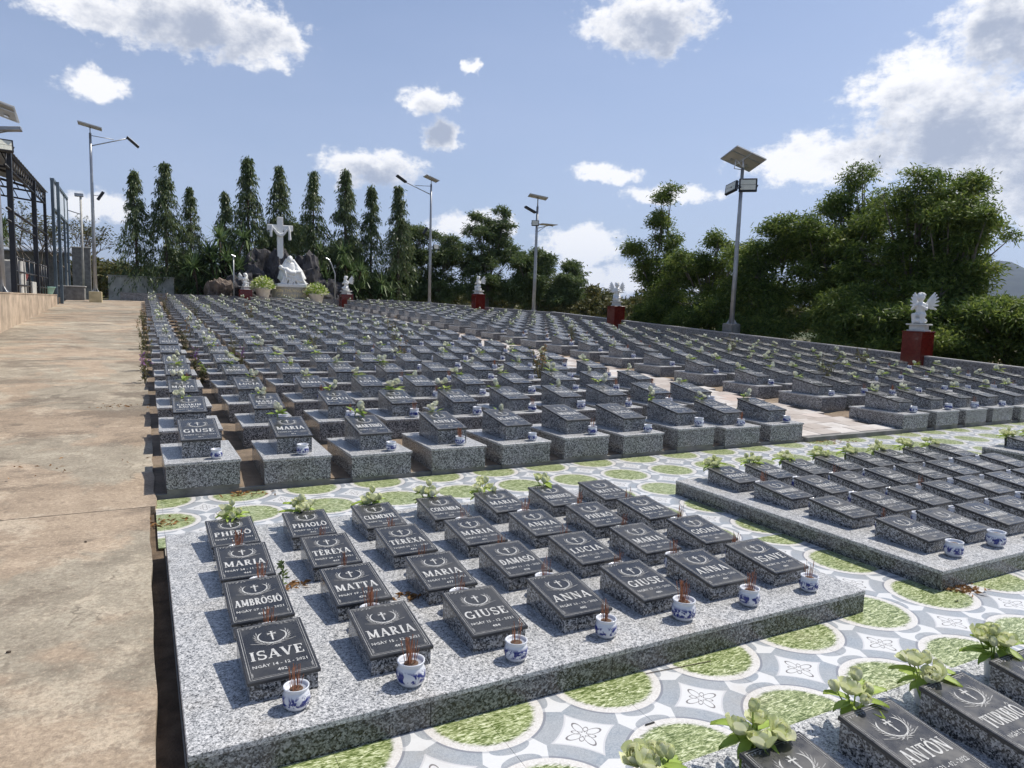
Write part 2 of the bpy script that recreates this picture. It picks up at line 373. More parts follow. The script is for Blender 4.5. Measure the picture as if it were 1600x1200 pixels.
leaf_mat('leaf_ashok', [(0.1, (0.055, 0.085, 0.036)), (0.5, (0.11, 0.155, 0.064)), (0.8, (0.18, 0.22, 0.095)), (1.0, (0.28, 0.29, 0.14))], 0.36, 0.4)
leaf_mat('leaf_broad', [(0.1, (0.045, 0.08, 0.018)), (0.45, (0.11, 0.17, 0.036)), (0.75, (0.22, 0.275, 0.06)), (1.0, (0.35, 0.36, 0.10))], 0.45)
leaf_mat('leaf_mid', [(0.1, (0.05, 0.08, 0.028)), (0.5, (0.11, 0.16, 0.055)), (1.0, (0.23, 0.27, 0.11))], 0.35)
leaf_mat('leaf_scrub', [(0.1, (0.045, 0.055, 0.018)), (0.5, (0.10, 0.11, 0.035)), (1.0, (0.22, 0.17, 0.06))], 0.3)
leaf_mat('leaf_strap', [(0.1, (0.05, 0.09, 0.03)), (0.6, (0.13, 0.20, 0.075)), (1.0, (0.30, 0.34, 0.16))], 0.3, 0.4)
leaf_mat('leaf_lime', [(0.1, (0.10, 0.19, 0.02)), (0.6, (0.30, 0.42, 0.05)), (1.0, (0.62, 0.66, 0.16))], 0.3, 0.5)
leaf_mat('leaf_silk', [(0.1, (0.16, 0.29, 0.04)), (0.6, (0.38, 0.50, 0.10)), (1.0, (0.62, 0.70, 0.26))], 0.3, 0.5)
leaf_mat('petal', [(0.1, (0.60, 0.66, 0.30)), (0.5, (0.76, 0.78, 0.48)), (1.0, (0.82, 0.82, 0.66))], 0.35, 0.6)
leaf_mat('petal_white', [(0.1, (0.66, 0.68, 0.48)), (1.0, (0.82, 0.82, 0.74))], 0.3, 0.6)
leaf_mat('petal_purple', [(0.1, (0.16, 0.07, 0.25)), (1.0, (0.40, 0.20, 0.38))], 0.3, 0.6)
leaf_mat('dry_leaf', [(0.1, (0.13, 0.06, 0.02)), (1.0, (0.40, 0.22, 0.08))], 0.2, 0.8)
leaf_mat('dry_stem', [(0.1, (0.12, 0.10, 0.05)), (1.0, (0.30, 0.25, 0.13))], 0.2, 0.8)


# ------------------------------------------------------------------ mesh helpers
class MB:
    def __init__(s):
        s.v = []; s.f = []; s.m = []; s.sm = []

    def add(s, vs, fs, mi=0, smooth=False):
        o = len(s.v)
        s.v.extend([tuple(v) for v in vs])
        for f in fs:
            s.f.append(tuple(i + o for i in f)); s.m.append(mi); s.sm.append(smooth)

    def box(s, x0, x1, y0, y1, z0, z1, mi=0):
        s.add([(x0, y0, z0), (x1, y0, z0), (x1, y1, z0), (x0, y1, z0), (x0, y0, z1), (x1, y0, z1), (x1, y1, z1), (x0, y1, z1)],
              [(0, 3, 2, 1), (4, 5, 6, 7), (0, 1, 5, 4), (1, 2, 6, 5), (2, 3, 7, 6), (3, 0, 4, 7)], mi)

    def bbox(s, x0, x1, y0, y1, z0, z1, bev, mi=0):
        """box with chamfered edges"""
        bm = bmesh.new(); bmesh.ops.create_cube(bm, size=1)
        for v in bm.verts:
            v.co = (x0 + (v.co.x + .5) * (x1 - x0), y0 + (v.co.y + .5) * (y1 - y0), z0 + (v.co.z + .5) * (z1 - z0))
        bmesh.ops.bevel(bm, geom=bm.edges[:], offset=bev, segments=1, affect='EDGES', profile=0.5)
        s.add([v.co[:] for v in bm.verts], [[v.index for v in f.verts] for f in bm.faces], mi); bm.free()

    def wedge(s, x0, x1, y0, y1, z0, zf, zb, mi=0):
        s.add([(x0, y0, z0), (x1, y0, z0), (x1, y1, z0), (x0, y1, z0), (x0, y0, zf), (x1, y0, zf), (x1, y1, zb), (x0, y1, zb)],
              [(0, 3, 2, 1), (4, 5, 6, 7), (0, 1, 5, 4), (1, 2, 6, 5), (2, 3, 7, 6), (3, 0, 4, 7)], mi)

    def tube(s, pts, rad, n=8, mi=0, cap=True, smooth=True):
        pts = [Vector(p) for p in pts]
        if not isinstance(rad, (list, tuple)):
            rad = [rad] * len(pts)
        rings = []; prev = None
        for i, p in enumerate(pts):
            t = (pts[min(i + 1, len(pts) - 1)] - pts[max(i - 1, 0)])
            t = t.normalized() if t.length > 1e-9 else Vector((0, 0, 1))
            a = prev if prev is not None else (Vector((1, 0, 0)) if abs(t.x) < 0.9 else Vector((0, 1, 0)))
            a = (a - t * a.dot(t)).normalized(); prev = a
            bb = t.cross(a)
            rings.append([p + (a * math.cos(2 * math.pi * k / n) + bb * math.sin(2 * math.pi * k / n)) * rad[i] for k in range(n)])
        vs = [v for r in rings for v in r]; fs = []
        for i in range(len(rings) - 1):
            for k in range(n):
                fs.append((i * n + k, i * n + (k + 1) % n, (i + 1) * n + (k + 1) % n, (i + 1) * n + k))
        if cap:
            fs.append(tuple(range(n - 1, -1, -1))); fs.append(tuple((len(rings) - 1) * n + k for k in range(n)))
        s.add(vs, fs, mi, smooth)

    def lathe(s, prof, n=20, c=(0, 0, 0), mi=0, smooth=True, cap=True):
        vs = []; fs = []
        for (r, z) in prof:
            for k in range(n):
                a = 2 * math.pi * k / n; vs.append((c[0] + r * math.cos(a), c[1] + r * math.sin(a), c[2] + z))
        for i in range(len(prof) - 1):
            for k in range(n):
                fs.append((i * n + k, i * n + (k + 1) % n, (i + 1) * n + (k + 1) % n, (i + 1) * n + k))
        if cap:
            fs.append(tuple(range(n - 1, -1, -1))); fs.append(tuple((len(prof) - 1) * n + k for k in range(n)))
        s.add(vs, fs, mi, smooth)

    def ball(s, c, r, sub=2, mi=0, smooth=True, rot=None):
        bm = bmesh.new(); bmesh.ops.create_icosphere(bm, subdivisions=sub, radius=1)
        rr = r if isinstance(r, (tuple, list)) else (r, r, r)
        vs = []
        for v in bm.verts:
            q = Vector((v.co.x * rr[0], v.co.y * rr[1], v.co.z * rr[2]))
            if rot is not None:
                q = rot @ q
            vs.append((q.x + c[0], q.y + c[1], q.z + c[2]))
        s.add(vs, [[v.index for v in f.verts] for f in bm.faces], mi, smooth); bm.free()

    def mesh(s, name, mats):
        me = bpy.data.meshes.new(name)
        me.from_pydata(s.v, [], s.f)
        for mm in mats:
            me.materials.append(MAT[mm])
        me.polygons.foreach_set('material_index', s.m)
        me.polygons.foreach_set('use_smooth', s.sm)
        me.update()
        return me


def obj(name, me, parent=None, loc=(0, 0, 0), rot=(0, 0, 0), scale=None):
    o = bpy.data.objects.new(name, me); col.objects.link(o)
    o.location = loc; o.rotation_euler = rot
    if scale is not None:
        o.scale = (scale, scale, scale) if not isinstance(scale, (tuple, list)) else scale
    if parent is not None:
        o.parent = parent
    return o


def tag(o, label, cat, group=None, kind=None):
    o['label'] = label; o['category'] = cat
    if group: o['group'] = group
    if kind: o['kind'] = kind
    return o


def thing(name, label, cat, loc=(0, 0, 0), rot=(0, 0, 0), group=None, scale=None):
    o = bpy.data.objects.new(name, None); col.objects.link(o)
    o.empty_display_size = 0.1
    o.location = loc; o.rotation_euler = rot
    if scale is not None: o.scale = (scale,) * 3
    return tag(o, label, cat, group)


def struct(o):
    o['kind'] = 'structure'; return o


def np_mesh(name, V, quads, mats, mi=None, smooth=False):
    """fast mesh from numpy vertices (n,3) and quads (m,4)"""
    me = bpy.data.meshes.new(name)
    m_ = len(quads)
    me.vertices.add(len(V)); me.vertices.foreach_set('co', np.asarray(V, np.float32).ravel())
    me.loops.add(m_ * 4); me.loops.foreach_set('vertex_index', np.asarray(quads, np.int32).ravel())
    me.polygons.add(m_); me.polygons.foreach_set('loop_start', np.arange(0, m_ * 4, 4, dtype=np.int32))
    for mm in mats:
        me.materials.append(MAT[mm])
    if mi is not None:
        me.polygons.foreach_set('material_index', np.asarray(mi, np.int32))
    me.update(calc_edges=True); me.validate()
    return me


def unit(a):
    return a / np.maximum(np.linalg.norm(a, axis=1, keepdims=True), 1e-9)


def leaves(P, D, L, W, jitter=0.0):
    """diamond leaf quads: base P, direction D, length L, width W"""
    n = len(P); D = unit(D)
    rv = unit(rng.normal(size=(n, 3)))
    S = unit(np.cross(D, rv))
    N = np.cross(D, S)
    L = np.asarray(L).reshape(-1, 1); W = np.asarray(W).reshape(-1, 1)
    a = P; b_ = P + D * L * 0.45 + S * W * 0.5 + N * W * 0.15; c_ = P + D * L - np.array([[0, 0, 1]]) * L * 0.12; d_ = P + D * L * 0.45 - S * W * 0.5 + N * W * 0.15
    V = np.stack([a, b_, c_, d_], 1).reshape(-1, 3)
    Q = np.arange(n * 4).reshape(n, 4)
    return V, Q


ORD = ['front', 'second', 'third', 'fourth', 'fifth', 'sixth', 'seventh', 'eighth', 'ninth', 'tenth', 'eleventh', 'twelfth', 'thirteenth', 'fourteenth', 'fifteenth', 'sixteenth', 'seventeenth', 'eighteenth', 'nineteenth', 'twentieth', 'twenty-first', 'twenty-second', 'twenty-third', 'twenty-fourth', 'twenty-fifth']
ORD1 = ['first'] + ORD[1:]
SL = 0.0435


def tz(y):
    """terrace height: flat to the first row, then a steady rise"""
    return max(0.0, (min(y, 44.0) - 6.2) * SL)


# ------------------------------------------------------------------ setting
def ground():
    xs = np.concatenate([[-4200, -2000, -900, -300, -120, -60, -30], np.array([-16, -12, -9, -6, -4, -3.32, -3.28, -2]), np.arange(0, 34, 2.0), [40, 60, 100, 200, 500, 1500, 2500, 4200]])
    ys = np.concatenate([[-4200, -2000, -600, -150, -50, -20, -8], np.arange(-4, 60, 2.0), [66, 80, 110, 180, 400, 1000, 2500, 4200]])
    V = []
    for y in ys:
        for x in xs:
            z = tz(y) - 0.12
            d = math.hypot(x, y)
            if d > 60: z -= min(9.0, (d - 60) * 0.03)
            if x > 18.2: z -= min(1.0, (x - 18.2) * 0.1)
            if -16 <= x < -3.3 and 9 < y < 39: z = 1.5
            V.append((x, y, z))
    nx = len(xs)
    Q = [(j * nx + i, j * nx + i + 1, (j + 1) * nx + i + 1, (j + 1) * nx + i) for j in range(len(ys) - 1) for i in range(nx - 1)]
    struct(obj('ground', np_mesh('ground', np.array(V), np.array(Q), ['dry_ground'])))


ground()

# the concrete path, cast bay by bay
path = bpy.data.objects.new('path', None); col.objects.link(path); struct(path)
yb = [-4.0, -1.2, 2.2, 5.82, 8.9, 12.1, 15.2, 18.4, 21.6, 24.8, 28.0, 31.0, 34.0, 39.0]
for i in range(len(yb) - 1):
    mb = MB(); y0, y1 = yb[i] + 0.004, yb[i + 1] - 0.004
    x1 = 0.015 if y1 < 5.9 else 0.06
    x0 = -3.02 if y0 > 9 else -6
    z0, z1 = tz(y0) + 0.045, tz(y1) + 0.045
    dz = random.uniform(-.004, .004)
    n = 14                       # the worn edge wanders a little
    vs = []
    for k in range(n + 1):
        y = y0 + (y1 - y0) * k / n
        e = x1 + random.uniform(-.012, .012)
        z = z0 + (z1 - z0) * k / n if not (y0 < 6.2 < y1) else tz(y) + 0.045
        vs += [(x0, y, z + dz), (e, y, z + dz), (e, y, z - 0.25), (x0, y, z - .25)]
    fs = []
    for k in range(n):
        a = k * 4; c_ = a + 4
        fs += [(a, a + 1, c_ + 1, c_), (a + 1, a + 2, c_ + 2, c_ + 1), (a + 2, a + 3, c_ + 3, c_ + 2)]
    fs += [(0, 3, 2, 1), (n * 4, n * 4 + 1, n * 4 + 2, n * 4 + 3)]
    mb.add(vs, fs); obj('slab', mb.mesh('path_bay', ['path_concrete']), path)

# tiled floor: every tile a piece
gut = MB(); gut.box(-.01, .0965, -3, 6.2, -.3, -.02); struct(obj('gutter', gut.mesh('gutter', ['soil'])))  # gutter bed; its dark soil colour also carries the platform's shade
floor = MB(); floor.box(0.0965, 14.4, -3, 6.2, -0.2, -0.006)
floor = struct(obj('tiled_floor', floor.mesh('tile_bed', ['grout'])))
tm = MB(); h = PITCH / 2 - 0.0008
tm.add([(-h, -h, 0), (h, -h, 0), (h, h, 0), (-h, h, 0), (-h, -h, -.008), (h, -h, -.008), (h, h, -.008), (-h, h, -.008)], [(0, 1, 2, 3), (0, 4, 5, 1), (1, 5, 6, 2), (2, 6, 7, 3), (3, 7, 4, 0)])
tm = tm.mesh('garden_tile', ['garden_tile'])
SLABS = [(0.097, 3.475), (4.172, 8.10), (8.86, 12.8)]


def cut_tile(x0, x1, y0, y1, cx, cy):
    q = MB(); a, b_, c_, d_ = x0 - cx, x1 - cx, y0 - cy, y1 - cy
    q.add([(a, c_, 0), (b_, c_, 0), (b_, d_, 0), (a, d_, 0), (a, c_, -.008), (b_, c_, -.008), (b_, d_, -.008), (a, d_, -.008)], [(0, 1, 2, 3), (0, 4, 5, 1), (1, 5, 6, 2), (2, 6, 7, 3), (3, 7, 4, 0)])
    return q.mesh('garden_tile', ['garden_tile'])


XO = 1.451 - 2 * PITCH
for (ry, ylo, yhi, xo) in ((2.09, -0.95, 3.55, XO), (5.823, 3.55, 6.17, 0.399)):
    j0 = math.floor((ylo - ry) / PITCH) - 1; j1 = math.ceil((yhi - ry) / PITCH) + 1
    for j in range(j0, j1):
        cy = ry + j * PITCH
        y0, y1 = max(cy - h, ylo), min(cy + h, yhi)
        if y1 - y0 < 0.02: continue
        for i in range(-1, 24):
            cx = xo + i * PITCH
            x0, x1 = max(cx - h, 0.10 if 2.2 < cy < 5.0 else 0.06), min(cx + h, 14.2)
            if x1 - x0 < 0.02: continue
            if any(x0 > a and x1 < b_ and y0 > 2.4 and y1 < 4.8 for a, b_ in SLABS): continue
            if y1 < 1.6 and y0 > -.85 and x1 < 3.45 and x0 > .1: continue
            if y0 < 0.4 and x0 > 5: continue
            full = (x1 - x0 > 2 * h - 1e-6 and y1 - y0 > 2 * h - 1e-6)
            obj('tile', tm if full else cut_tile(x0, x1, y0, y1, cx, cy), floor, (cx, cy, 0))

# terrace of the raised tombs: earth sheet with a concrete kerb face at the front
def sheet(name, x0, x1, y0, y1, nx, ny, mat, off, amp):
    V = []
    for j in range(ny + 1):
        for i in range(nx + 1):
            x = x0 + (x1 - x0) * i / nx; y = y0 + (y1 - y0) * j / ny
            V.append((x, y, tz(y) + off + random.uniform(-amp, amp)))
    Q = [(j * (nx + 1) + i, j * (nx + 1) + i + 1, (j + 1) * (nx + 1) + i + 1, (j + 1) * (nx + 1) + i) for j in range(ny) for i in range(nx)]
    return obj(name, np_mesh(name, np.array(V), np.array(Q), [mat]))


struct(sheet('terrace_ground', 0.03, 17.4, 6.22, 39.2, 70, 130, 'terrace_earth', 0.035, 0.016))
kb = MB(); kb.box(0.06, 17.4, 6.20, 6.235, -.1, 0.034); struct(obj('terrace_kerb', kb.mesh('kerb', ['bare_concrete'])))

# paved aisle between the two tomb blocks
aisle = bpy.data.objects.new('aisle_paving', None); col.objects.link(aisle); struct(aisle)
AX0, AX1 = 7.56, 9.50
pv = MB(); pw = (AX1 - AX0) / 5; pv.bbox(0.003, pw - .003, 0.003, 0.297, -.05, 0, .003); pv = pv.mesh('paver', ['paver'])
rest = MB()
for j in range(int((38 - 6.24) / .3)):
    y = 6.24 + j * .3
    for i in range(5):
        x = AX0 + i * pw + (pw * .5 if j % 2 else 0)
        if i == 4 and j % 2: continue
        zz = tz(y) + 0.062 + random.uniform(-.003, .003)
        if j < 60:
            obj('paver', pv, aisle, (x, y, zz), (math.atan(SL), 0, 0))
        else:
            rest.add([(x + .003, y + .003, zz), (x + pw - .003, y + .003, zz), (x + pw - .003, y + .297, zz + .013), (x + .003, y + .297, zz + .013)], [(0, 1, 2, 3)])
o = obj('far_pavers', rest.mesh('far_pavers', ['paver']), aisle); o['kind'] = 'stuff'
kb = MB(); kb.box(AX0, AX1, 6.14, 6.238, -.1, 0.058); obj('edge', kb.mesh('aisle_edge', ['bare_concrete']), aisle)

# boundary wall on the right and along the back
WALL = [(17.45, 3.0), (17.45, 16.0), (17.45, 29.2), (15.4, 33.0), (13.8, 36.9), (11.2, 38.9), (2.0, 39.3), (-3.4, 39.3)]


def ribbon_wall(name, pts, th, zb, zt, mat, cap_mat, label, zf=tz):
    t = thing(name, label, 'wall', (0, 0, 0))
    body = MB(); cap = MB()
    for k in range(len(pts) - 1):
        a = Vector(pts[k]); c_ = Vector(pts[k + 1]); d = (c_ - a).normalized(); nrm = Vector((-d.y, d.x)) * th / 2
        segs = max(1, int((c_ - a).length / 3))
        for q in range(segs):
            p0 = a.lerp(c_, q / segs); p1 = a.lerp(c_, (q + 1) / segs)
            for mbk, w, lo, hi in ((body, 1.0, zb, zt - .03), (cap, 1.12, zt - .03, zt)):
                n2 = nrm * w
                vs = []
                for pp in (p0, p1):
                    for sg in (1, -1):
                        for zz in (lo, hi):
                            vs.append((pp.x + n2.x * sg, pp.y + n2.y * sg, zf(pp.y) + zz))
                # 0:+lo 1:+hi 2:-lo 3:-hi | 4.. second
                mbk.add(vs, [(0, 4, 5, 1), (6, 2, 3, 7), (1, 5, 7, 3), (0, 2, 6, 4), (0, 1, 3, 2), (4, 6, 7, 5)])
    obj('body', body.mesh(name, [mat]), t); obj('coping', cap.mesh(name + '_coping', [cap_mat]), t)
    return t


ribbon_wall('boundary_wall', WALL[:3], 0.16, -.4, .52, 'granite_rough', 'granite_light', 'low grey granite boundary wall running along the right side before the trees')
ribbon_wall('boundary_wall', [(17.45, 29.22), (15.4, 33.0), (13.8, 36.9), (11.2, 38.9)], 0.16, -.4, .5, 'granite_rough', 'granite_light', 'low grey wall bending round the far corner between two lamp posts')
ribbon_wall('boundary_wall', [(11.18, 38.92), (2.0, 39.3), (-.9, 39.3)], 0.16, -.4, .42, 'granite_rough', 'granite_rough', 'low dark wall along the back under the row of narrow trees')
ribbon_wall('retaining_wall', [(-3.12, 9.0), (-3.12, 34.0)], 0.22, -1.7, .0, 'concrete_tan', 'concrete_tan', 'stained tan concrete retaining wall along the left of the path', lambda y: 1.66 if y > 0 else 0)

# ------------------------------------------------------------------ lettering
def arc(cx, cy, rx, ry, a0, a1, n=10):
    return [(cx + rx * math.cos(R_(a0 + (a1 - a0) * k / n)), cy + ry * math.sin(R_(a0 + (a1 - a0) * k / n))) for k in range(n + 1)]


TK, TN = 0.19, 0.095          # thick and thin stroke
def stem(x, y0=0.0, y1=1.0): return ([(x, y0), (x, y1)], TK)
def ser(x, y, w=.17): return ([(x - w, y), (x + w, y)], .075)
GLY = {
    'I': (.44, [stem(.22), ser(.22, .035), ser(.22, .965)]),
    'L': (.72, [stem(.22), ser(.2, .035), ser(.22, .965), ([(.2, .045), (.66, .045)], .09), ([(.64, .0), (.64, .28)], .075)]),
    'E': (.76, [stem(.22), ser(.2, .965, .15), ser(.2, .035, .15), ([(.2, .045), (.68, .045)], .09), ([(.2, .955), (.66, .955)], .09), ([(.66, 0), (.66, .26)], .07), ([(.64, 1), (.64, .76)], .07), ([(.2, .52), (.5, .52)], .08), ([(.5, .4), (.5, .64)], .07)]),
    'H': (.98, [stem(.22), stem(.76), ser(.22, .035), ser(.22, .965), ser(.76, .035), ser(.76, .965), ([(.22, .5), (.76, .5)], TN)]),
    'T': (.82, [stem(.41), ser(.41, .035), ([(.06, .955), (.76, .955)], .09), ([(.07, 1), (.07, .74)], .07), ([(.75, 1), (.75, .74)], .07)]),
    'A': (.92, [([(.14, 0), (.45, .98)], TN), ([(.44, 1.0), (.76, 0)], TK), ([(.24, .32), (.64, .32)], .08), ser(.14, .035, .14), ser(.77, .035, .15)]),
    'V': (.9, [([(.14, 1), (.46, .02)], TK), ([(.46, .0), (.77, 1)], TN), ser(.14, .965, .15), ser(.77, .965, .14)]),
    'N': (.98, [([(.2, 0), (.2, 1)], TN), ([(.2, 1), (.78, 0)], TK), ([(.78, 0), (.78, 1)], TN), ser(.2, .035, .15), ser(.16, .965, .13), ser(.78, .965, .15)]),
    'M': (1.16, [([(.2, 0), (.2, 1)], TN), ([(.22, 1), (.57, .1)], TK), ([(.57, .08), (.93, 1)], TN), ([(.94, 0), (.94, 1)], TK), ser(.2, .035, .15), ser(.94, .035, .16), ser(.15, .965, .12), ser(.98, .965, .12)]),
    'P': (.78, [stem(.22), ser(.22, .035), ser(.18, .965, .12), (arc(.36, .73, .28, .235, -90, 90), .14), ([(.2, .49), (.38, .49)], .08), ([(.2, .96), (.38, .96)], .08)]),
    'R': (.9, [stem(.22), ser(.22, .035), ser(.18, .965, .12), (arc(.36, .74, .27, .225, -90, 90), .14), ([(.2, .51), (.38, .51)], .08), ([(.2, .96), (.38, .96)], .08), ([(.42, .5), (.74, .02)], .17), ser(.76, .035, .11)]),
    'B': (.8, [stem(.22), ser(.18, .035, .12), ser(.18, .965, .12), (arc(.36, .75, .24, .21, -90, 90), .14), (arc(.38, .27, .28, .235, -90, 90), .14), ([(.2, .52), (.4, .52)], .08), ([(.2, .04), (.4, .04)], .08), ([(.2, .96), (.38, .96)], .08)]),
    'D': (.9, [stem(.22), ser(.18, .035, .12), ser(.18, .965, .12), (arc(.38, .5, .38, .455, -90, 90, 14), .17), ([(.2, .045), (.4, .045)], .08), ([(.2, .955), (.4, .955)], .08)]),
    'O': (.92, [(arc(.45, .5, .35, .455, 0, 360, 20), .16)]),
    'C': (.86, [(arc(.46, .5, .35, .455, 45, 315, 16), .15), ([(.71, 1.0), (.71, .70)], .07)]),
    'G': (.94, [(arc(.46, .5, .35, .455, 50, 325, 16), .15), ([(.73, 1.0), (.73, .72)], .07), ([(.74, .02), (.74, .42)], .15), ser(.72, .42, .17)]),
    'S': (.74, [(arc(.37, .73, .25, .225, 40, 270, 12) + arc(.37, .265, .27, .235, 90, -140, 12), .14), ([(.6, 1), (.6, .72)], .07), ([(.12, 0), (.12, .3)], .07)]),
    'U': (.94, [([(.22, 1), (.22, .33)], TK), (arc(.48, .33, .26, .28, 180, 360, 12), .12), ([(.74, .33), (.74, 1)], TN), ser(.22, .965), ser(.74, .965, .14)]),
    'X': (.9, [([(.14, 1), (.76, 0)], TK), ([(.74, 1), (.16, 0)], TN), ser(.14, .965, .14), ser(.74, .965, .13), ser(.15, .035, .13), ser(.77, .035, .14)]),
    'K': (.94, [stem(.22), ser(.22, .035), ser(.22, .965), ([(.24, .42), (.74, 1)], TN), ([(.38, .58), (.78, 0)], TK), ser(.76, .965, .12), ser(.8, .035, .12)]),
    'Q': (.92, [(arc(.45, .5, .35, .455, 0, 360, 20), .16), ([(.45, .2), (.8, -.12)], .12)]),
    'Y': (.9, [([(.14, 1), (.45, .48)], TK), ([(.76, 1), (.46, .48)], TN), ([(.45, .5), (.45, 0)], TK), ser(.14, .965, .14), ser(.76, .965, .13), ser(.45, .035)]),
}
DIA = {'Ê': ('E', 'c'), 'Ô': ('O', 'c'), 'É': ('E', 'a'), 'Ó': ('O', 'a'), 'Ò': ('O', 'g'), 'À': ('A', 'g'), 'Ả': ('A', 'a'), 'Đ': ('D', 'd'), 'Ã': ('A', 't')}


def stroke(mb, pts, w, z, mi):
    """flat ribbon along a polyline"""
    P = [Vector((a, b_)) for a, b_ in pts]; n = len(P)
    vs = []
    for i in range(n):
        t = (P[min(i + 1, n - 1)] - P[max(i - 1, 0)]).normalized()
        nn = Vector((-t.y, t.x)) * w / 2
        vs += [(P[i].x + nn.x, P[i].y + nn.y, z), (P[i].x - nn.x, P[i].y - nn.y, z)]
    mb.add(vs, [(2 * i, 2 * i + 1, 2 * i + 3, 2 * i + 2) for i in range(n - 1)], mi)


def serif_text(mb, txt, cx, y, hgt, maxw, z, mi=0):
    """slab-serif capitals, centred at cx, baseline y"""
    parts = []; x = 0
    for ch in txt:
        if ch == ' ':
            x += .4; continue
        base, dia = DIA.get(ch, (ch, None))
        w, st = GLY[base]
        st = list(st)
        mid = w / 2
        if dia == 'c': st += [([(mid - .2, 1.07), (mid, 1.24), (mid + .2, 1.07)], .075)]
        if dia == 'a': st += [([(mid - .08, 1.07), (mid + .12, 1.28)], .08)]
        if dia == 'g': st += [([(mid + .08, 1.07), (mid - .12, 1.28)], .08)]
        if dia == 't': st += [([(mid - .2, 1.1), (mid - .07, 1.2), (mid + .07, 1.1), (mid + .2, 1.2)], .07)]
        if dia == 'd': st += [([(.04, .52), (.44, .52)], .085)]
        parts.append((x, st)); x += w + .05
    sx = min(hgt * 1.0, maxw / x); k = 0
    for (x0, st) in parts:
        for pts, w in st:
            k += 1
            stroke(mb, [(cx + (x0 + a - x / 2) * sx, y + b_ * hgt) for a, b_ in pts], w * (sx + hgt) / 2, z + (k % 9) * .00004, mi)


def font_mesh_data(txt, size, align='CENTER', res=2, bold=0.0):
    cu = bpy.data.curves.new('txt', 'FONT'); cu.body = txt; cu.size = size; cu.align_x = align; cu.resolution_u = res; cu.offset = bold
    o = bpy.data.objects.new('txt', cu); col.objects.link(o)
    dg = bpy.context.evaluated_depsgraph_get(); me = bpy.data.meshes.new_from_object(o.evaluated_get(dg))
    vs = [v.co.copy() for v in me.vertices]; fs = [tuple(p_.vertices) for p_ in me.polygons]
    bpy.data.objects.remove(o); bpy.data.curves.remove(cu); bpy.data.meshes.remove(me)
    return vs, fs


FONTC = {}
def sans_text(mb, txt, cx, y, size, z, mi=0, maxw=None):
    if txt not in FONTC:
        FONTC[txt] = font_mesh_data(txt, 1.0, res=1, bold=0.012)
    vs, fs = FONTC[txt]
    w = max(v.x for v in vs) - min(v.x for v in vs)
    sx = size if maxw is None else min(size, maxw / w)
    mb.add([(cx + v.x * sx, y + v.y * size, z) for v in vs], fs, mi)


def leaf2d(mb, x, y, ang, L, W, z, mi):
    c_, s_ = math.cos(ang), math.sin(ang)
    q = [(0, 0), (L * .45, W / 2), (L, 0), (L * .45, -W / 2)]
    mb.add([(x + a * c_ - b_ * s_, y + a * s_ + b_ * c_, z) for a, b_ in q], [(0, 3, 2, 1)], mi)


def emblem(mb, w, l, z, detail=2):
    """border lines, corner scrolls, palm sprays with a cross; plaque spans x 0..w, y 0..l"""
    g1, g2 = w * .045, w * .075
    for g, t in ((g1, w * .011), (g2, w * .006)):
        for (a, b_) in (((g, g), (w - g, g)), ((w - g, g), (w - g, l - g)), ((w - g, l - g), (g, l - g)), ((g, l - g), (g, g))):
            stroke(mb, [a, b_], t, z, 1)
    cx = w / 2; cy = l * .72
    k = 0
    for sg in (-1, 1):
        for t in np.linspace(0, 1, 9 if detail > 1 else 6):
            a = R_(-100 + 118 * t)                       # spray bends up from the bottom centre
            px = cx + sg * (w * .225 * math.cos(a)); py = cy + l * .115 * math.sin(a) * 1.15
            tang = math.atan2(math.cos(a), -math.sin(a) * sg)
            for q in ((-.35, .5) if detail > 1 else (0,)):
                k += 1
                leaf2d(mb, px, py, tang + q * sg, w * (.115 if detail > 1 else .16), w * (.020 if detail > 1 else .045), z + .00006 * (k % 7), 0 if q > 0 and detail > 1 else 1)
        stroke(mb, [(cx + sg * w * .01, cy - l * .135), (cx + sg * w * .16, cy - l * .125), (cx + sg * w * .33, cy - l * .085)], w * .010, z + .0002, 1)
        if detail > 1:
            # corner scrolls of the upper edge
            for q in range(6):
                leaf2d(mb, cx + sg * w * (.16 + .045 * q), l - w * (.105 + .012 * (q % 2)), R_(90 + sg * (60 - 25 * (q % 3))), w * .055, w * .020, z + .00006 * q, 1)
            for q in range(3):
                leaf2d(mb, cx + sg * w * .40, w * (.11 + .03 * q), R_(90 - sg * 30), w * .05, w * .02, z + .00006 * q, 1)
    stroke(mb, [(cx, cy - l * .07), (cx, cy + l * .095)], w * .024, z + .0003, 0)
    stroke(mb, [(cx - w * .065, cy + l * .05), (cx + w * .065, cy + l * .05)], w * .020, z + .00036, 0)
    if detail > 1:
        for q in range(8):
            a = R_(q * 45 + 22); stroke(mb, [(cx + math.cos(a) * w * .04, cy + l * .05 + math.sin(a) * w * .04), (cx + math.cos(a) * w * .075, cy + l * .05 + math.sin(a) * w * .075)], w * .008, z + .0004, 1)


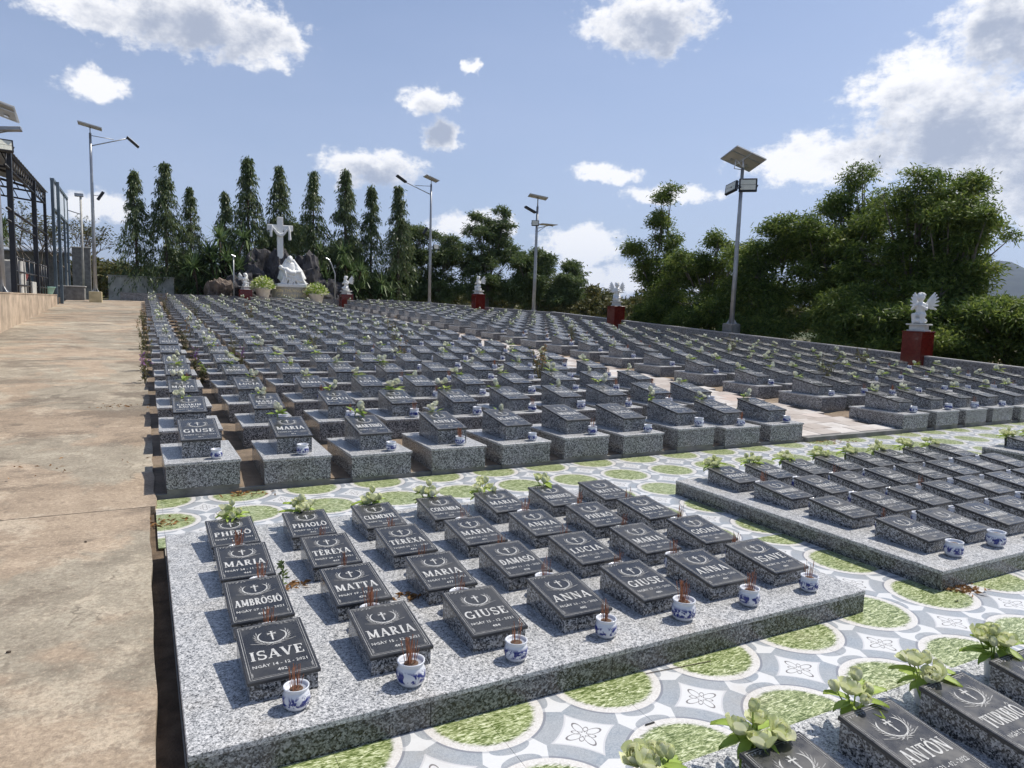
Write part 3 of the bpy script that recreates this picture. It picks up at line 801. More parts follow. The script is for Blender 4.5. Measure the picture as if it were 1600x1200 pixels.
LETC = {}
def lettering(name, sub, date, num, w, l, detail=2):
    key = (name, sub, date, num, w, detail)
    if key not in LETC:
        mb = MB(); z = .0008
        emblem(mb, w, l, z, detail)
        if sub:
            serif_text(mb, name, w / 2, l * .40, l * .105, w * .72, z)
            serif_text(mb, sub, w / 2, l * .27, l * .095, w * .62, z)
        else:
            serif_text(mb, name, w / 2, l * .335, l * .155, w * .78, z)
        if detail > 1:
            sans_text(mb, date, w / 2, l * (.205 if not sub else .165), w * .095, z, 0, w * .76)
            sans_text(mb, num, w / 2, l * (.105 if not sub else .075), w * .092, z, 0)
        else:
            stroke(mb, [(w * .15, l * .23), (w * .84, l * .23)], l * .045, z, 1)
            stroke(mb, [(w * .42, l * .13), (w * .58, l * .13)], l * .045, z, 1)
        LETC[key] = mb.mesh('lettering', ['engraving', 'engraving_faint'])
    return LETC[key]


# ------------------------------------------------------------------ incense pots, flowers
pm = MB()
pm.lathe([(.030, 0), (.040, .003), (.052, .018), (.0565, .040), (.054, .060), (.047, .074), (.0455, .080), (.051, .088), (.052, .094), (.048, .094), (.0435, .086), (.0435, .080)], 24)
POT = pm.mesh('bowl', ['porcelain'])
pm = MB(); pm.lathe([(.043, 0), (.02, .003), (.002, .004)], 16); ASH = pm.mesh('ash', ['ash'])
STICKS = []
for v in range(5):
    mb = MB(); rr = random.Random(v)
    for k in range(rr.choice([9, 14, 18, 22])):
        a = rr.uniform(0, 6.28); r0 = rr.uniform(0, .022)
        x, y = r0 * math.cos(a), r0 * math.sin(a); hh = rr.uniform(.05, .115)
        lx, ly = x * .5 + rr.uniform(-.012, .012), y * .5 + rr.uniform(-.012, .012)
        mb.tube([(x, y, -.01), (x + lx, y + ly, hh)], .0013, 4, 0, False)
    STICKS.append(mb.mesh('incense_sticks', ['incense']))


def pot(loc, label, group, sticks=True, full=True, rs=random):
    sc_ = rs.uniform(.86, 1.08)
    t = thing('incense_pot', label, 'incense pot', loc, (0, 0, rs.uniform(0, 6.28)), group, sc_)
    obj('bowl', POT, t); 
    if full: obj('ash', ASH, t, (0, 0, .078))
    if sticks: obj('incense_sticks', rs.choice(STICKS), t, (0, 0, .08))
    return t


def petal_grid(L, W, cup, curl, n=4):
    """one curved petal pointing up (+z), opening towards +x"""
    vs = []; fs = []
    for i in range(n + 1):
        t = i / n; ww = W * math.sin(math.pi * (0.12 + 0.76 * t)) ** .7
        for j in range(4):
            u = j / 3 - .5
            vs.append((cup * math.sin(t * 2.2) * L * .55 + curl * L * max(0, t - .7) - (u * 2) ** 2 * W * .22, u * ww, t * L))
    for i in range(n):
        for j in range(3):
            a = i * 4 + j; fs.append((a, a + 1, a + 5, a + 4))
    return vs, fs


def rose(rad, opened, seed):
    """cupped petals wrapped round a ball; the outer ones roll back a little"""
    mb = MB(); rr = random.Random(seed)
    layers = [(3, .42, 62, .0), (4, .62, 55, .04), (5, .82, 42, .12), (6, 1.0, 26, .30)] if opened else [(3, .55, 74, .0), (3, .75, 66, .02), (4, .9, 48, .10)]
    for li, (k, sc_, top, roll) in enumerate(layers):
        for q in range(k):
            a0 = 2 * math.pi * (q + .5 * (li % 2)) / k + rr.uniform(-.15, .15); half = math.pi / k * 1.35
            vs = []; R0 = rad * sc_; tp = top + rr.uniform(-8, 8)
            for i_ in range(5):
                t = i_ / 4; e = R_(-85 + (tp + 85) * t)
                for j_ in range(5):
                    u = j_ / 2 - 1; a = a0 + u * half * (.45 + .55 * math.sin(math.pi * min(1, .18 + .72 * t)))
                    ee = e - R_(16) * u * u * t
                    r_ = R0 * (1 + roll * t ** 4)
                    st = 1.0 if opened else 1.35
                    vs.append((r_ * math.cos(ee) * math.cos(a) * (1 + roll * .5 * t ** 3), r_ * math.cos(ee) * math.sin(a) * (1 + roll * .5 * t ** 3), rad * .9 + rad * .95 * st * sc_ ** .35 * math.sin(ee)))
            mb.add(vs, [(i_ * 5 + j_, i_ * 5 + j_ + 1, i_ * 5 + j_ + 6, i_ * 5 + j_ + 5) for i_ in range(4) for j_ in range(4)], 0, True)
    return mb


ROSES = [rose(.036, True, 1).mesh('rose', ['petal']), rose(.030, True, 2).mesh('rose', ['petal']), rose(.024, False, 3).mesh('bud', ['petal']), rose(.021, False, 4).mesh('bud', ['petal'])]
lf = MB(); vs = []; fs = []
for i in range(5):
    t = i / 4; ww = .05 * math.sin(math.pi * min(1, .1 + .88 * t)) ** .8
    vs += [(t * .11, -ww / 2, -.035 * t * t + .012), (t * .11, 0, -.035 * t * t), (t * .11, ww / 2, -.035 * t * t + .012)]
for i in range(4):
    a = i * 3; fs += [(a, a + 3, a + 4, a + 1), (a + 1, a + 4, a + 5, a + 2)]
lf.add(vs, fs, 0, True); SILK_LEAF = lf.mesh('leaf', ['leaf_silk'])
vv = MB(); vv.lathe([(.026, 0), (.030, .01), (.036, .06), (.042, .10), (.040, .104), (.036, .10), (.036, .07)], 16)
VASES = [vv.mesh('vase', ['vase_white']), None]
vk = MB(); vk.lathe([(.028, 0), (.032, .01), (.036, .06), (.04, .10), (.037, .10), (.034, .07)], 12); VASES[1] = vk.mesh('vase', ['vase_black'])


def bouquet(loc, label, group, seed, size=1.0, tall=True):
    rr = random.Random(seed)
    t = thing('flower_vase', label, 'flowers', loc, (0, 0, rr.uniform(0, 6.28)), group, size)
    obj('vase', VASES[rr.random() < .4], t)
    st = MB()
    nb = rr.choice([5, 6, 7])
    for q in range(nb):
        a = 2 * math.pi * q / nb + rr.uniform(-.4, .4); rad = rr.uniform(.04, .075) if q else 0.01
        hz = rr.uniform(.125, .17) + (.05 if q == 0 and tall else 0)
        x, y = rad * math.cos(a), rad * math.sin(a)
        st.tube([(x * .2, y * .2, .05), (x * .7, y * .7, hz * .8), (x, y, hz)], .003, 5, 0, False)
        obj('blossom', ROSES[rr.choice([0, 0, 1, 2, 3]) if q else rr.choice([2, 3])], t, (x, y, hz), (rr.uniform(-.2, .2) - y * 7, x * 7 + rr.uniform(-.2, .2), rr.uniform(0, 6)))
    obj('stems', st.mesh('stems', ['leaf_silk']), t)
    for q in range(11):
        a = 2 * math.pi * q / 11 + rr.uniform(-.25, .25); zz = rr.uniform(.09, .15)
        obj('leaf', SILK_LEAF, t, (.02 * math.cos(a), .02 * math.sin(a), zz), (0, rr.uniform(-.5, .35), a), rr.uniform(.75, 1.15))
    return t


def bunch_mesh(seed, lod):
    """small silk bunch for the raised tombs, lying against the head of the plaque"""
    rr = random.Random(seed); mb = MB()
    for q in range(rr.choice([2, 3, 3, 4])):
        a = rr.uniform(0, 6.28); r0 = rr.uniform(.02, .055)
        c = (r0 * math.cos(a) * 1.3, r0 * math.sin(a) * .6, .045 + rr.uniform(0, .05))
        if lod:
            mb.ball(c, (.024, .024, .027), 1, 1)
        else:
            rs = rose(.024, rr.random() < .6, seed * 7 + q)
            M_ = Matrix.Rotation(rr.uniform(-.7, .7), 3, 'X') @ Matrix.Rotation(rr.uniform(-.7, .7), 3, 'Y')
            mb.add([tuple(M_ @ Vector(v) + Vector(c)) for v in rs.v], rs.f, 1, True)
    for q in range(7 if not lod else 4):
        a = rr.uniform(0, 6.28); L = rr.uniform(.06, .11); z0 = .035
        d = Vector((math.cos(a), math.sin(a) * .7, rr.uniform(-.1, .5))).normalized(); s_ = Vector((-d.y, d.x, 0)).normalized()
        b0 = Vector((0, 0, z0)); w_ = .028
        mb.add([b0, b0 + d * L * .5 + s_ * w_ / 2, b0 + d * L - Vector((0, 0, .015)), b0 + d * L * .5 - s_ * w_ / 2], [(0, 1, 2, 3)], 0)
    mb.tube([(0, 0, -.16), (0, 0, .045)], .004, 5, 0)
    return mb


# ------------------------------------------------------------------ low tombs on granite platforms
LW, LL, LF, LB = .25, .365, .068, .113          # block width, length, front and back height
blk = MB(); blk.wedge(0, LW, 0, LL, -.002, LF, LB); LOWBLOCK = blk.mesh('block', ['granite_grey'])
PTH = .016
pl = MB(); pl.bbox(0, LW + .018, 0, LL + .02, -PTH, 0, .0025, 0); LOWPLAQUE = pl.mesh('plaque', ['plaque_black'])
LTILT = math.atan((LB - LF) / LL)

N1 = [['ISAVE', 'MARIA', 'GIUSE', 'ANNA', 'GIUSE', 'ANNA', 'ISAVE'],
      ['AMBRÔSIÔ', 'MATTA', 'MARIA', 'ĐAMASÔ', 'LUCIA', 'MARIA', 'GIOAN'],
      ['MARIA', 'TÊRÊXA', 'TÊRÊXA', 'MARIA', 'ANNA', 'PHÊRÔ', 'ANNA'],
      ['PHÊRÔ', 'PHAOLÔ', 'CLÊMENTÊ', 'COLUMBA', 'MARIA', 'PHANXICÔ', 'MATTA']]
D1 = [['14 - 12', '15 - 12', '15 - 12', '16 - 12', '17 - 12', '18 - 12', '18 - 12'],
      ['07 - 12', '07 - 12', '10 - 12', '11 - 12', '11 - 12', '12 - 12', '13 - 12'],
      ['24 - 11', '28 - 11', '30 - 11', '01 - 12', '03 - 12', '04 - 12', '06 - 12'],
      ['16 - 11', '22 - 11', '22 - 11', '22 - 11', '23 - 11', '24 - 11', '24 - 11']]
NAMES = ['MARIA', 'GIUSE', 'ANNA', 'LUCIA', 'TÊRÊXA', 'PHÊRÔ', 'GIOAN', 'MARTINÔ', 'PHAOLÔ', 'ISAVE', 'MATTA', 'ANTÔN', 'LOUI', 'MARIA', 'GIUSE', 'MARIA']


def low_tomb(x, y, z, label, group, let):
    t = thing('low_tomb', label, 'tomb', (x, y, z), (random.uniform(-.006, .006), random.uniform(-.008, .008), random.uniform(-.02, .02)), group)
    obj('block', LOWBLOCK, t)
    p_ = obj('plaque', LOWPLAQUE, t, (-.009, -.012, LF + PTH + .0005 - .012 * math.tan(LTILT)), (LTILT, 0, 0))
    obj('lettering', let, p_)
    return t


def platform(x0, x1, y0, y1, label):
    t = thing('granite_platform', label, 'platform', (x0, y0, 0))
    w, l = x1 - x0, y1 - y0
    mb = MB(); mb.bbox(0, w, 0, l, .1, .125, .003); obj('top_slab', mb.mesh('top_slab', ['granite_light']), t)
    q = MB(); q.box(.06, w - .06, .06, l - .06, .0, .099); obj('core', q.mesh('core', ['bare_concrete']), t)
    n = max(1, round(w / .82))
    for k in range(n):
        a, b_ = w * k / n + .0015 + (.003 if k == 0 else 0), w * (k + 1) / n - .0015 - (.003 if k == n - 1 else 0)
        for (ya, yc) in ((.003, .028), (l - .028, l - .003)):
            mb = MB(); mb.box(a, b_, ya, yc, -.004, .0995); obj('facing_panel', mb.mesh('facing_panel', ['granite_facing_shaded']), t)
    n = max(1, round(l / .82))
    for k in range(n):
        a, b_ = .03 + (l - .06) * k / n + .0015, .03 + (l - .06) * (k + 1) / n - .0015
        for (xa, xc) in ((.003, .028), (w - .028, w - .003)):
            mb = MB(); mb.box(xa, xc, a, b_, -.004, .0995); obj('facing_panel', mb.mesh('facing_panel', ['granite_facing_shaded']), t)
    return t


def cluster(si, x0, ncol, names, dates, pname, row_ok, tx0, ty0=2.61, first=482, nrow=4, year='2021', startcol=0):
    rs = random.Random(si * 13)
    for r in range(nrow):
        for c in range(startcol, ncol):
            if not row_ok(r, c): continue
            nm = names[r][c] if names else rs.choice(NAMES)
            dt = dates[r][c] if dates else '%02d - %02d' % (rs.randint(1, 28), rs.choice([1, 1, 2, 12]))
            num = str(first - r * ncol + c)
            yy = year if dates else ('2022' if not dt.endswith('12') else '2021')
            lt = lettering(nm, None, 'NGÀY %s - %s' % (dt, yy), num, LW + .018, LL + .02, 2)
            x, y = tx0 + .452 * c + rs.uniform(-.006, .006), ty0 + .535 * r + rs.uniform(-.006, .006)
            where = '%s row, %s from the left, on %s' % (ORD[r], ORD1[c], pname)
            low_tomb(x, y, .125, 'low black-plaqued tomb, ' + where, 'low tombs on granite platforms', lt)
            if r < 3 or True:
                px_, py_ = x + .145 + rs.uniform(-.03, .02), y - .105 + rs.uniform(-.012, .012)
                pot((px_, py_, .125), 'blue and white incense pot, ' + where, 'incense pots on the platforms', sticks=(si != 2 or rs.random() < .15) and not (si == 1 and False), rs=rs)
            if r == nrow - 1 and rs.random() < (.93 if si != 1 else 1.0) and not (si == 1 and c > 5):
                bouquet((x + .125 + rs.uniform(-.03, .03), y + LL + .055, .125), 'silk rose vase behind back-row tomb, %s from left, on %s' % (ORD1[c], pname), 'silk flowers behind the low tombs', si * 100 + c, .95)


platform(0.097, 3.475, 2.375, 4.80, 'large speckled granite platform nearest the camera carrying four rows of low tombs')
platform(4.172, 8.10, 2.375, 4.75, 'speckled granite platform of low tombs to the right, across the tiled gap')
platform(8.86, 12.8, 2.375, 4.73, 'granite platform at the right edge of the picture, left end showing')
platform(0.097, 3.475, -.80, 1.655, 'granite platform in the bottom right foreground with white-green silk flowers')
cluster(1, .097, 7, N1, D1, 'the nearest platform', lambda r, c: True, .322)
cluster(2, 4.172, 8, None, None, 'the second platform', lambda r, c: True, 4.395, first=520)
cluster(3, 8.86, 8, None, None, 'the right-edge platform', lambda r, c: c < 2 or (r == 3 and c < 4), 9.085, first=552)
N4 = [['ANNA', 'MARIA', 'GIUSE', 'MARIA', 'ANTÔN', 'TURIBIÔ', 'ANNA']] * 4
cluster(4, .097, 7, N4, [['20 - 01', '19 - 02', '15 - 02', '12 - 02', '21 - 02', '22 - 02', '23 - 02']] * 4, 'the foreground platform', lambda r, c: r == 3 and c > 1, .262, ty0=1.105 - .535 * 3, first=560, year='2022', startcol=2)

# ------------------------------------------------------------------ raised tombs on the terrace
BW, BL, BH = .56, .88, .245
ux0, ux1, uy0, uy1, uf, ub = .13, .43, .175, .725, .405, .492
UT = math.atan((ub - uf) / (uy1 - uy0)); UW, UL = ux1 - ux0 + .02, (uy1 - uy0) / math.cos(UT) + .02
mb = MB(); mb.box(0, BW, 0, BL, .055, BH); RB = mb.mesh('base', ['granite_grey'])
mb = MB(); mb.box(.006, BW - .006, .006, BL - .006, -.25, .055); RP = mb.mesh('plinth', ['bare_concrete'])
mb = MB(); mb.bbox(-.010, BW + .010, -.010, BL + .010, BH + .0005, BH + .024, .003); RL = mb.mesh('ledge', ['granite_light'])
mb = MB(); mb.wedge(ux0, ux1, uy0, uy1, BH + .0245, uf, ub); RK = mb.mesh('block', ['granite_grey'])
mb = MB(); mb.bbox(0, UW, 0, UL, -.018, 0, .003); RQ = mb.mesh('plaque', ['plaque_black'])
PLOC = (ux0 - .01, uy0 - .012, uf + .019 - .012 * math.tan(UT))


def tomb_single(let_bars=True):
    """whole tomb as one mesh for those too small to show their parts"""
    mb = MB()
    mb.box(0, BW, 0, BL, -.25, BH, 0); mb.box(-.01, BW + .01, -.01, BL + .01, BH + .0005, BH + .024, 1)
    mb.wedge(ux0, ux1, uy0, uy1, BH + .0245, uf, ub, 0)
    M_ = Matrix.Translation(PLOC) @ Matrix.Rotation(UT, 4, 'X')
    q = MB(); q.box(0, UW, 0, UL, -.018, 0)
    mb.add([M_ @ Vector(v) for v in q.v], q.f, 2)
    q = MB(); stroke(q, [(UW * .15, UL * .42), (UW * .85, UL * .42)], UL * .10, .001, 3); stroke(q, [(UW * .13, UL * .25), (UW * .87, UL * .25)], UL * .05, .001, 3)
    stroke(q, arc(UW / 2, UL * .74, UW * .24, UL * .13, 180, 360, 6), UW * .08, .001, 3)
    for (a, b_) in (((.05, .04), (.95, .04)), ((.95, .04), (.95, .96)), ((.95, .96), (.05, .96)), ((.05, .96), (.05, .04))):
        stroke(q, [(a[0] * UW, a[1] * UL), (b_[0] * UW, b_[1] * UL)], UW * .02, .0012, 3)
    mb.add([M_ @ Vector(v) for v in q.v], q.f, 3)
    return mb


TS = tomb_single(); TSM = TS.mesh('raised_tomb', ['granite_grey', 'granite_light', 'plaque_black', 'engraving_faint'])
BUNCH = [bunch_mesh(s_, False).mesh('flower_bunch', ['leaf_silk', 'petal_white']) for s_ in range(8)]
BUNCHL_MB = [bunch_mesh(s_ + 50, True) for s_ in range(4)]
BUNCHL = [q.mesh('flower_bunch', ['leaf_silk', 'petal_white']) for q in BUNCHL_MB]


def inside(x, y):
    if x > 17.0: return False
    if y > 28.2: return x < 17.0 - (y - 28.2) * .52
    return True


CRi = np.array(CR)
def px_of(P):
    c = CRi.T @ (np.array(P) - [0, 0, 1.6])
    return 800 + 1101 * c[0] / max(c[2], .01)


spots = []
for r in range(24):
    y = (6.225 if r else 6.185) + 1.325 * r
    for blk_i, bx in ((0, .14), (1, 9.56)):
        for c in range(10):
            if blk_i and c > 8: continue
            x = bx + .755 * c
            if y > 36.2 and c % 2: continue
            if not inside(x + BW, y + BL): continue
            if px_of((x, y + BL, tz(y) + .3)) > 1760: continue
            spots.append((math.hypot(x, y), r, blk_i, c, x, y))
spots.sort()
near = spots[:300]; far = spots[300:]
RN = [['GIUSE', 'MARIA', 'MARTINÔ', 'ANNA', 'ISAVE', 'MARIA', 'LUCIA', 'GIUSE', 'ANNA', 'MARIA'], ['GIOAKIM', 'MARIA', 'LOUI', 'MARIA', 'ANNA', 'TÊRÊXA', 'PHÊRÔ', 'GIUSE', 'MARIA', 'GIOAN'], ['MARIA', 'LUCIA', 'MARIA', 'LOUI', 'TÊRÊXA', 'ANNA', 'MARIA', 'GIUSE', 'PHAOLÔ', 'MARIA']]
rs = random.Random(5)
npot = 0; nfl = 0; farf = MB(); sparepots = []
for k, (d, r, bi, c, x, y) in enumerate(near):
    z = tz(y)
    x += rs.uniform(-.012, .012); y += rs.uniform(-.015, .015)
    where = '%s row, %s from the %s' % (ORD[r], ORD1[c], 'path' if bi == 0 else 'paved aisle')
    lab = 'raised grey granite tomb, sloping plaque, ' + where
    rz = rs.uniform(-.022, .022); z += rs.uniform(-.018, .018)
    if r < 11:
        t = thing('raised_tomb', lab, 'tomb', (x, y, z), (0, 0, rz), 'raised tombs on the terrace')
        obj('plinth', RP, t); obj('base', RB, t); obj('ledge', RL, t); obj('block', RK, t)
        pq_ = obj('plaque', RQ, t, PLOC, (UT, 0, 0))
        nm = RN[r][c] if r < 3 and bi == 0 else NAMES[(r * 7 + c * 3 + bi * 5) % len(NAMES)]
        if r < 4:
            sub = {(1, 0): 'BẢO ĐỨC'.replace('Ả', 'Ả'), (1, 1): 'BẢO QUY'}.get((r, c)) if bi == 0 else None
            if sub: sub = sub.replace('Ứ', 'U').replace('Ả', 'Ả')
            dt = 'NGÀY %02d - 11 - 2021' % (1 + (c * 3 + r * 5) % 28)
            lt = lettering(nm, sub, dt, str(451 - r * 10 + c), UW, UL, 2)
        else:
            lt = lettering(nm, None, '', '', UW, UL, 1)
        obj('lettering', lt, pq_)
    else:
        tag(obj('raised_tomb', TSM, None, (x, y, z), (0, 0, rz)), lab, 'tomb', 'raised tombs on the terrace')
    if npot < 215:
        npot += 1
        pot((x + .36 + rs.uniform(-.05, .05), y + .083, z + BH + .0245), 'blue-white incense pot on raised tomb, ' + where, 'incense pots on the raised tombs', sticks=rs.random() < .35, full=r < 5, rs=rs)
    if rs.random() < .8:
        p_ = (x + .28 + rs.uniform(-.1, .1), y + uy1 + .03, z + ub - .01 + rs.uniform(-.03, .02))
        a_ = rs.uniform(-.5, .5)
        if nfl < 250:
            nfl += 1
            tag(obj('flower_bunch', rs.choice(BUNCH if r < 6 else BUNCHL), None, p_, (rs.uniform(-.4, .5), rs.uniform(-.4, .4), a_), rs.uniform(1.0, 1.5)), 'white-green silk bunch at raised tomb head, ' + where, 'silk bunches on the raised tombs')
        else:
            far.append((d, r, bi, c, x, y, 'flower'))
ft = MB()
for s_ in far:
    if len(s_) == 6:
        d, r, bi, c, x, y = s_; z = tz(y)
        ft.v  # joined rows too far off to tell apart
        o0 = len(ft.v); ft.v.extend([(v[0] + x, v[1] + y, v[2] + z) for v in TS.v]); ft.f.extend([tuple(i + o0 for i in f) for f in TS.f]); ft.m.extend(TS.m); ft.sm.extend(TS.sm)
        if rs.random() > .75: continue
    x, y = s_[4], s_[5]; q = rs.choice(BUNCHL_MB); o0 = len(farf.v); g = rs.uniform(.9, 1.5)
    fx, fy, fz = x + .28 + rs.uniform(-.1, .1), y + uy1 + .03, tz(y) + ub
    farf.v.extend([(v[0] * g + fx, v[1] * g + fy, v[2] * g + fz) for v in q.v]); farf.f.extend([tuple(i + o0 for i in f) for f in q.f]); farf.m.extend(q.m); farf.sm.extend(q.sm)
tag(obj('raised_tombs', ft.mesh('raised_tombs', ['granite_grey', 'granite_light', 'plaque_black', 'engraving_faint'])), 'far rows of raised grey tombs merging together before the back wall', 'tombs', None, 'stuff')
tag(obj('silk_flowers', farf.mesh('silk_flowers', ['leaf_silk', 'petal_white'])), 'pale flower bunches dotted over the far rows of tombs', 'flowers', None, 'stuff')

# ------------------------------------------------------------------ sculpture helper
def fuse(mb, name, voxel, mat, smooth_it=4):
    """melt overlapping solids into one continuous carved surface"""
    me = mb.mesh(name + '_raw', [mat]); o = bpy.data.objects.new('raw', me); col.objects.link(o)
    r_ = o.modifiers.new('r', 'REMESH'); r_.mode = 'VOXEL'; r_.voxel_size = voxel; r_.use_smooth_shade = True
    s_ = o.modifiers.new('s', 'SMOOTH'); s_.iterations = smooth_it; s_.factor = .5
    dg = bpy.context.evaluated_depsgraph_get(); out = bpy.data.meshes.new_from_object(o.evaluated_get(dg))
    bpy.data.objects.remove(o); bpy.data.meshes.remove(me); out.name = name
    return out


def rotm(x, y, z):
    return Matrix.Rotation(z, 3, 'Z') @ Matrix.Rotation(y, 3, 'Y') @ Matrix.Rotation(x, 3, 'X')


def cherub_body(pose):
    """kneeling winged child, about 0.78 m, facing -Y"""
    mb = MB()
    mb.ball((0, 0, .08), (.17, .19, .09), 2)                        # rock seat
    mb.ball((0, .02, .24), (.125, .12, .13), 2)                     # hips
    mb.ball((0, -.01, .38), (.115, .095, .15), 2)                   # belly and chest
    mb.ball((0, -.01, .47), (.13, .08, .08), 2)                     # shoulders
    mb.tube([(0, 0, .50), (0, -.02, .58)], [.05, .045], 10)
    hy = -.035
    mb.ball((0, hy, .655), (.088, .095, .105), 3)                   # head
    mb.ball((0, hy - .088, .645), (.016, .022, .02), 1)             # nose
    mb.ball((0, hy - .07, .605), (.04, .03, .02), 1)                # chin and mouth
    for sg in (-1, 1):
        mb.ball((sg * .04, hy - .075, .63), (.026, .02, .024), 1)   # cheeks
        mb.ball((sg * .088, hy, .65), (.014, .022, .028), 1)        # ears
        for q in range(5):
            a = R_(20 + q * 36); mb.ball((sg * .065 * math.cos(a), hy + .03 + .05 * math.cos(a * 1.3), .70 + .05 * math.sin(a)), .035, 1)   # curls
        kx = sg * (.10 if sg > 0 else .09)
        if pose == 0:
            mb.tube([(sg * .07, .02, .22), (kx, -.16, .22), (kx, -.13, .05)], [.075, .062, .042], 10)
        else:
            mb.tube([(sg * .07, .02, .22), (kx, -.17, .15), (kx, .05, .06)], [.075, .062, .042], 10)
        mb.ball((kx, -.16 if pose == 0 else .10, .035), (.035, .06, .03), 1)
        # arms folded towards the chin
        mb.tube([(sg * .125, 0, .47), (sg * .17, -.07, .36), (sg * .035, -.145, .47 if pose == 0 else .43)], [.045, .038, .028], 8)
        for f in range(4):
            mb.tube([(sg * (.03 - .008 * f), -.15, .455 + .012 * f), (sg * .005, -.165, .50 + .012 * f)], [.010, .007], 5)
        # wings
    return mb


def wing(sg):
    """layered feathers sweeping up and out from the shoulder blade"""
    mb = MB()
    for row, (n, L, z0) in enumerate([(6, .30, 0), (5, .22, .012), (4, .14, .024)]):
        for q in range(n):
            t = q / (n - 1)
            a = R_(62 - 78 * t)
            base = Vector((sg * (.03 + .09 * (1 - t)), .09 - z0, .46 + .06 * (1 - t)))
            d = Vector((sg * math.cos(a) * .8, .35, math.sin(a))).normalized()
            s_ = d.cross(Vector((0, 1, 0))).normalized()
            p0, p1, p2 = base, base + d * L * .6, base + d * L
            w_ = .036
            vs = []
            for pp, ww in ((p0, .6), (p1, 1.0), (p2, .35)):
                for oo in (-.008, .008):
                    vs += [pp + s_ * w_ * ww + Vector((0, oo, 0)), pp - s_ * w_ * ww + Vector((0, oo, 0))]
            fs = []
            for i in range(2):
                a_ = i * 4; fs += [(a_, a_ + 1, a_ + 5, a_ + 4), (a_ + 2, a_ + 6, a_ + 7, a_ + 3), (a_, a_ + 4, a_ + 6, a_ + 2), (a_ + 1, a_ + 3, a_ + 7, a_ + 5)]
            fs += [(8, 9, 11, 10), (0, 2, 3, 1)]
            mb.add(vs, fs)
    return mb


CH = [fuse(cherub_body(k), 'body', .014, 'statue_white') for k in range(2)]
WG = [wing(-1).mesh('wing', ['statue_white']), wing(1).mesh('wing', ['statue_white'])]
mb = MB(); mb.bbox(-.21, .21, -.19, .19, 0, .03, .006); mb.bbox(-.17, .17, -.155, .155, .03, .14, .006); mb.bbox(-.235, .235, -.21, .21, .14, .18, .008); CB = mb.mesh('stand', ['statue_base'])
mb = MB(); mb.bbox(-.26, .26, -.26, .26, -.3, 1.02, .008); PEDB = mb.mesh('shaft', ['granite_red'])
mb = MB(); mb.bbox(-.275, .275, -.275, .275, 1.02, 1.05, .008); PEDC = mb.mesh('cap', ['granite_red'])

ANG = [(17.46, 11.1, .28, 0, -1.35, 1.0, 'by the right-hand wall, nearest of the pedestals', 'kneeling winged child statue with raised wing, nearest, on the right wall pedestal'),
       (17.26, 23.8, .79, 1, -.6, 1.0, 'in the right wall left of the tall double-panel lamp', 'winged child statue on the wall left of the tall double-panel lamp'),
       (15.1, 32.6, 1.25, 0, -1.1, .92, 'between the two far lamp posts', 'small winged child statue between the two far lamp posts'),
       (9.85, 38.3, 1.48, 1, -.9, 1.02, 'right of the white monument', 'praying winged child statue right of the white monument'),
       (4.77, 38.9, 1.55, 0, .45, .88, 'left of the white monument', 'small winged child statue left of the white monument')]
for (x, y, z, pose, rz, s_, wl, al) in ANG:
    big = 1.18 if y > 36 else 1.0
    t = thing('pedestal', 'square polished dark red granite pedestal ' + wl, 'pedestal', (x, y, z), (0, 0, 0), 'red pedestals'); t.scale = (big, big, 1 if y < 36 else .62)
    obj('shaft', PEDB, t); obj('cap', PEDC, t)
    zt = z + 1.05 * (1 if y < 36 else .62) + .001
    t = thing('angel_statue', al, 'statue', (x, y, zt), (0, 0, rz), 'white winged child statues', s_ * 1.03)
    obj('stand', CB, t); obj('body', CH[pose], t, (0, 0, .17)); obj('wing', WG[0], t, (0, 0, .17)); obj('wing', WG[1], t, (0, 0, .17))

# ------------------------------------------------------------------ monument
MX, MY = 7.2, 39.6
mz = tz(MY)
t = thing('stone_steps', 'two pale stone steps under the white statue group', 'steps', (MX, MY, mz - .1))
mb = MB(); mb.bbox(-2.0, 2.0, -1.15, 1.2, -.2, .22, .015); obj('lower_step', mb.mesh('step', ['plinth_stone']), t)
mb = MB(); mb.bbox(-1.75, 1.25, -.85, 1.2, .221, .44, .015); obj('upper_step', mb.mesh('step', ['plinth_stone']), t)
PZ = mz + .341
t = thing('statue_plinth', 'curved stone plinth with two lines of gold lettering', 'plinth', (MX + .05, MY, PZ))
mb = MB(); vs = []; n = 18
prof = []
for k in range(n + 1):
    a = R_(180 + 180 * k / n); prof.append((.98 * math.cos(a), .42 * math.sin(a)))
prof = [(.98, .5)] + [(-.98, .5)] + prof[1:-1] if False else prof + [(.98, .55), (-.98, .55)]
m_ = len(prof); vs = [(a, b_, 0) for a, b_ in prof] + [(a, b_, .63) for a, b_ in prof]
fs = [(k, (k + 1) % m_, m_ + (k + 1) % m_, m_ + k) for k in range(m_)] + [tuple(range(m_, 2 * m_)), tuple(range(m_ - 1, -1, -1))]
mb.add(vs, fs); bodyo = obj('body', mb.mesh('plinth', ['plinth_stone']), t)
for txt, zz, sz_ in (('XIN THƯƠNG ĐẾN', .36, .23), ('CÁC LINH HỒN', .09, .23)):
    v_, f_ = font_mesh_data(txt, sz_, res=2, bold=.006)
    q = MB(); out = []
    wd = max(v.x for v in v_) - min(v.x for v in v_); kx = min(1, 1.72 / wd)
    for v in v_:
        x = v.x * kx; ang = math.asin(max(-1, min(1, x / .98)))
        out.append((x, -.42 * math.cos(ang) - .012, zz + v.y))
    q.add(out, f_); obj('lettering', q.mesh('lettering', ['gold_letter']), bodyo)

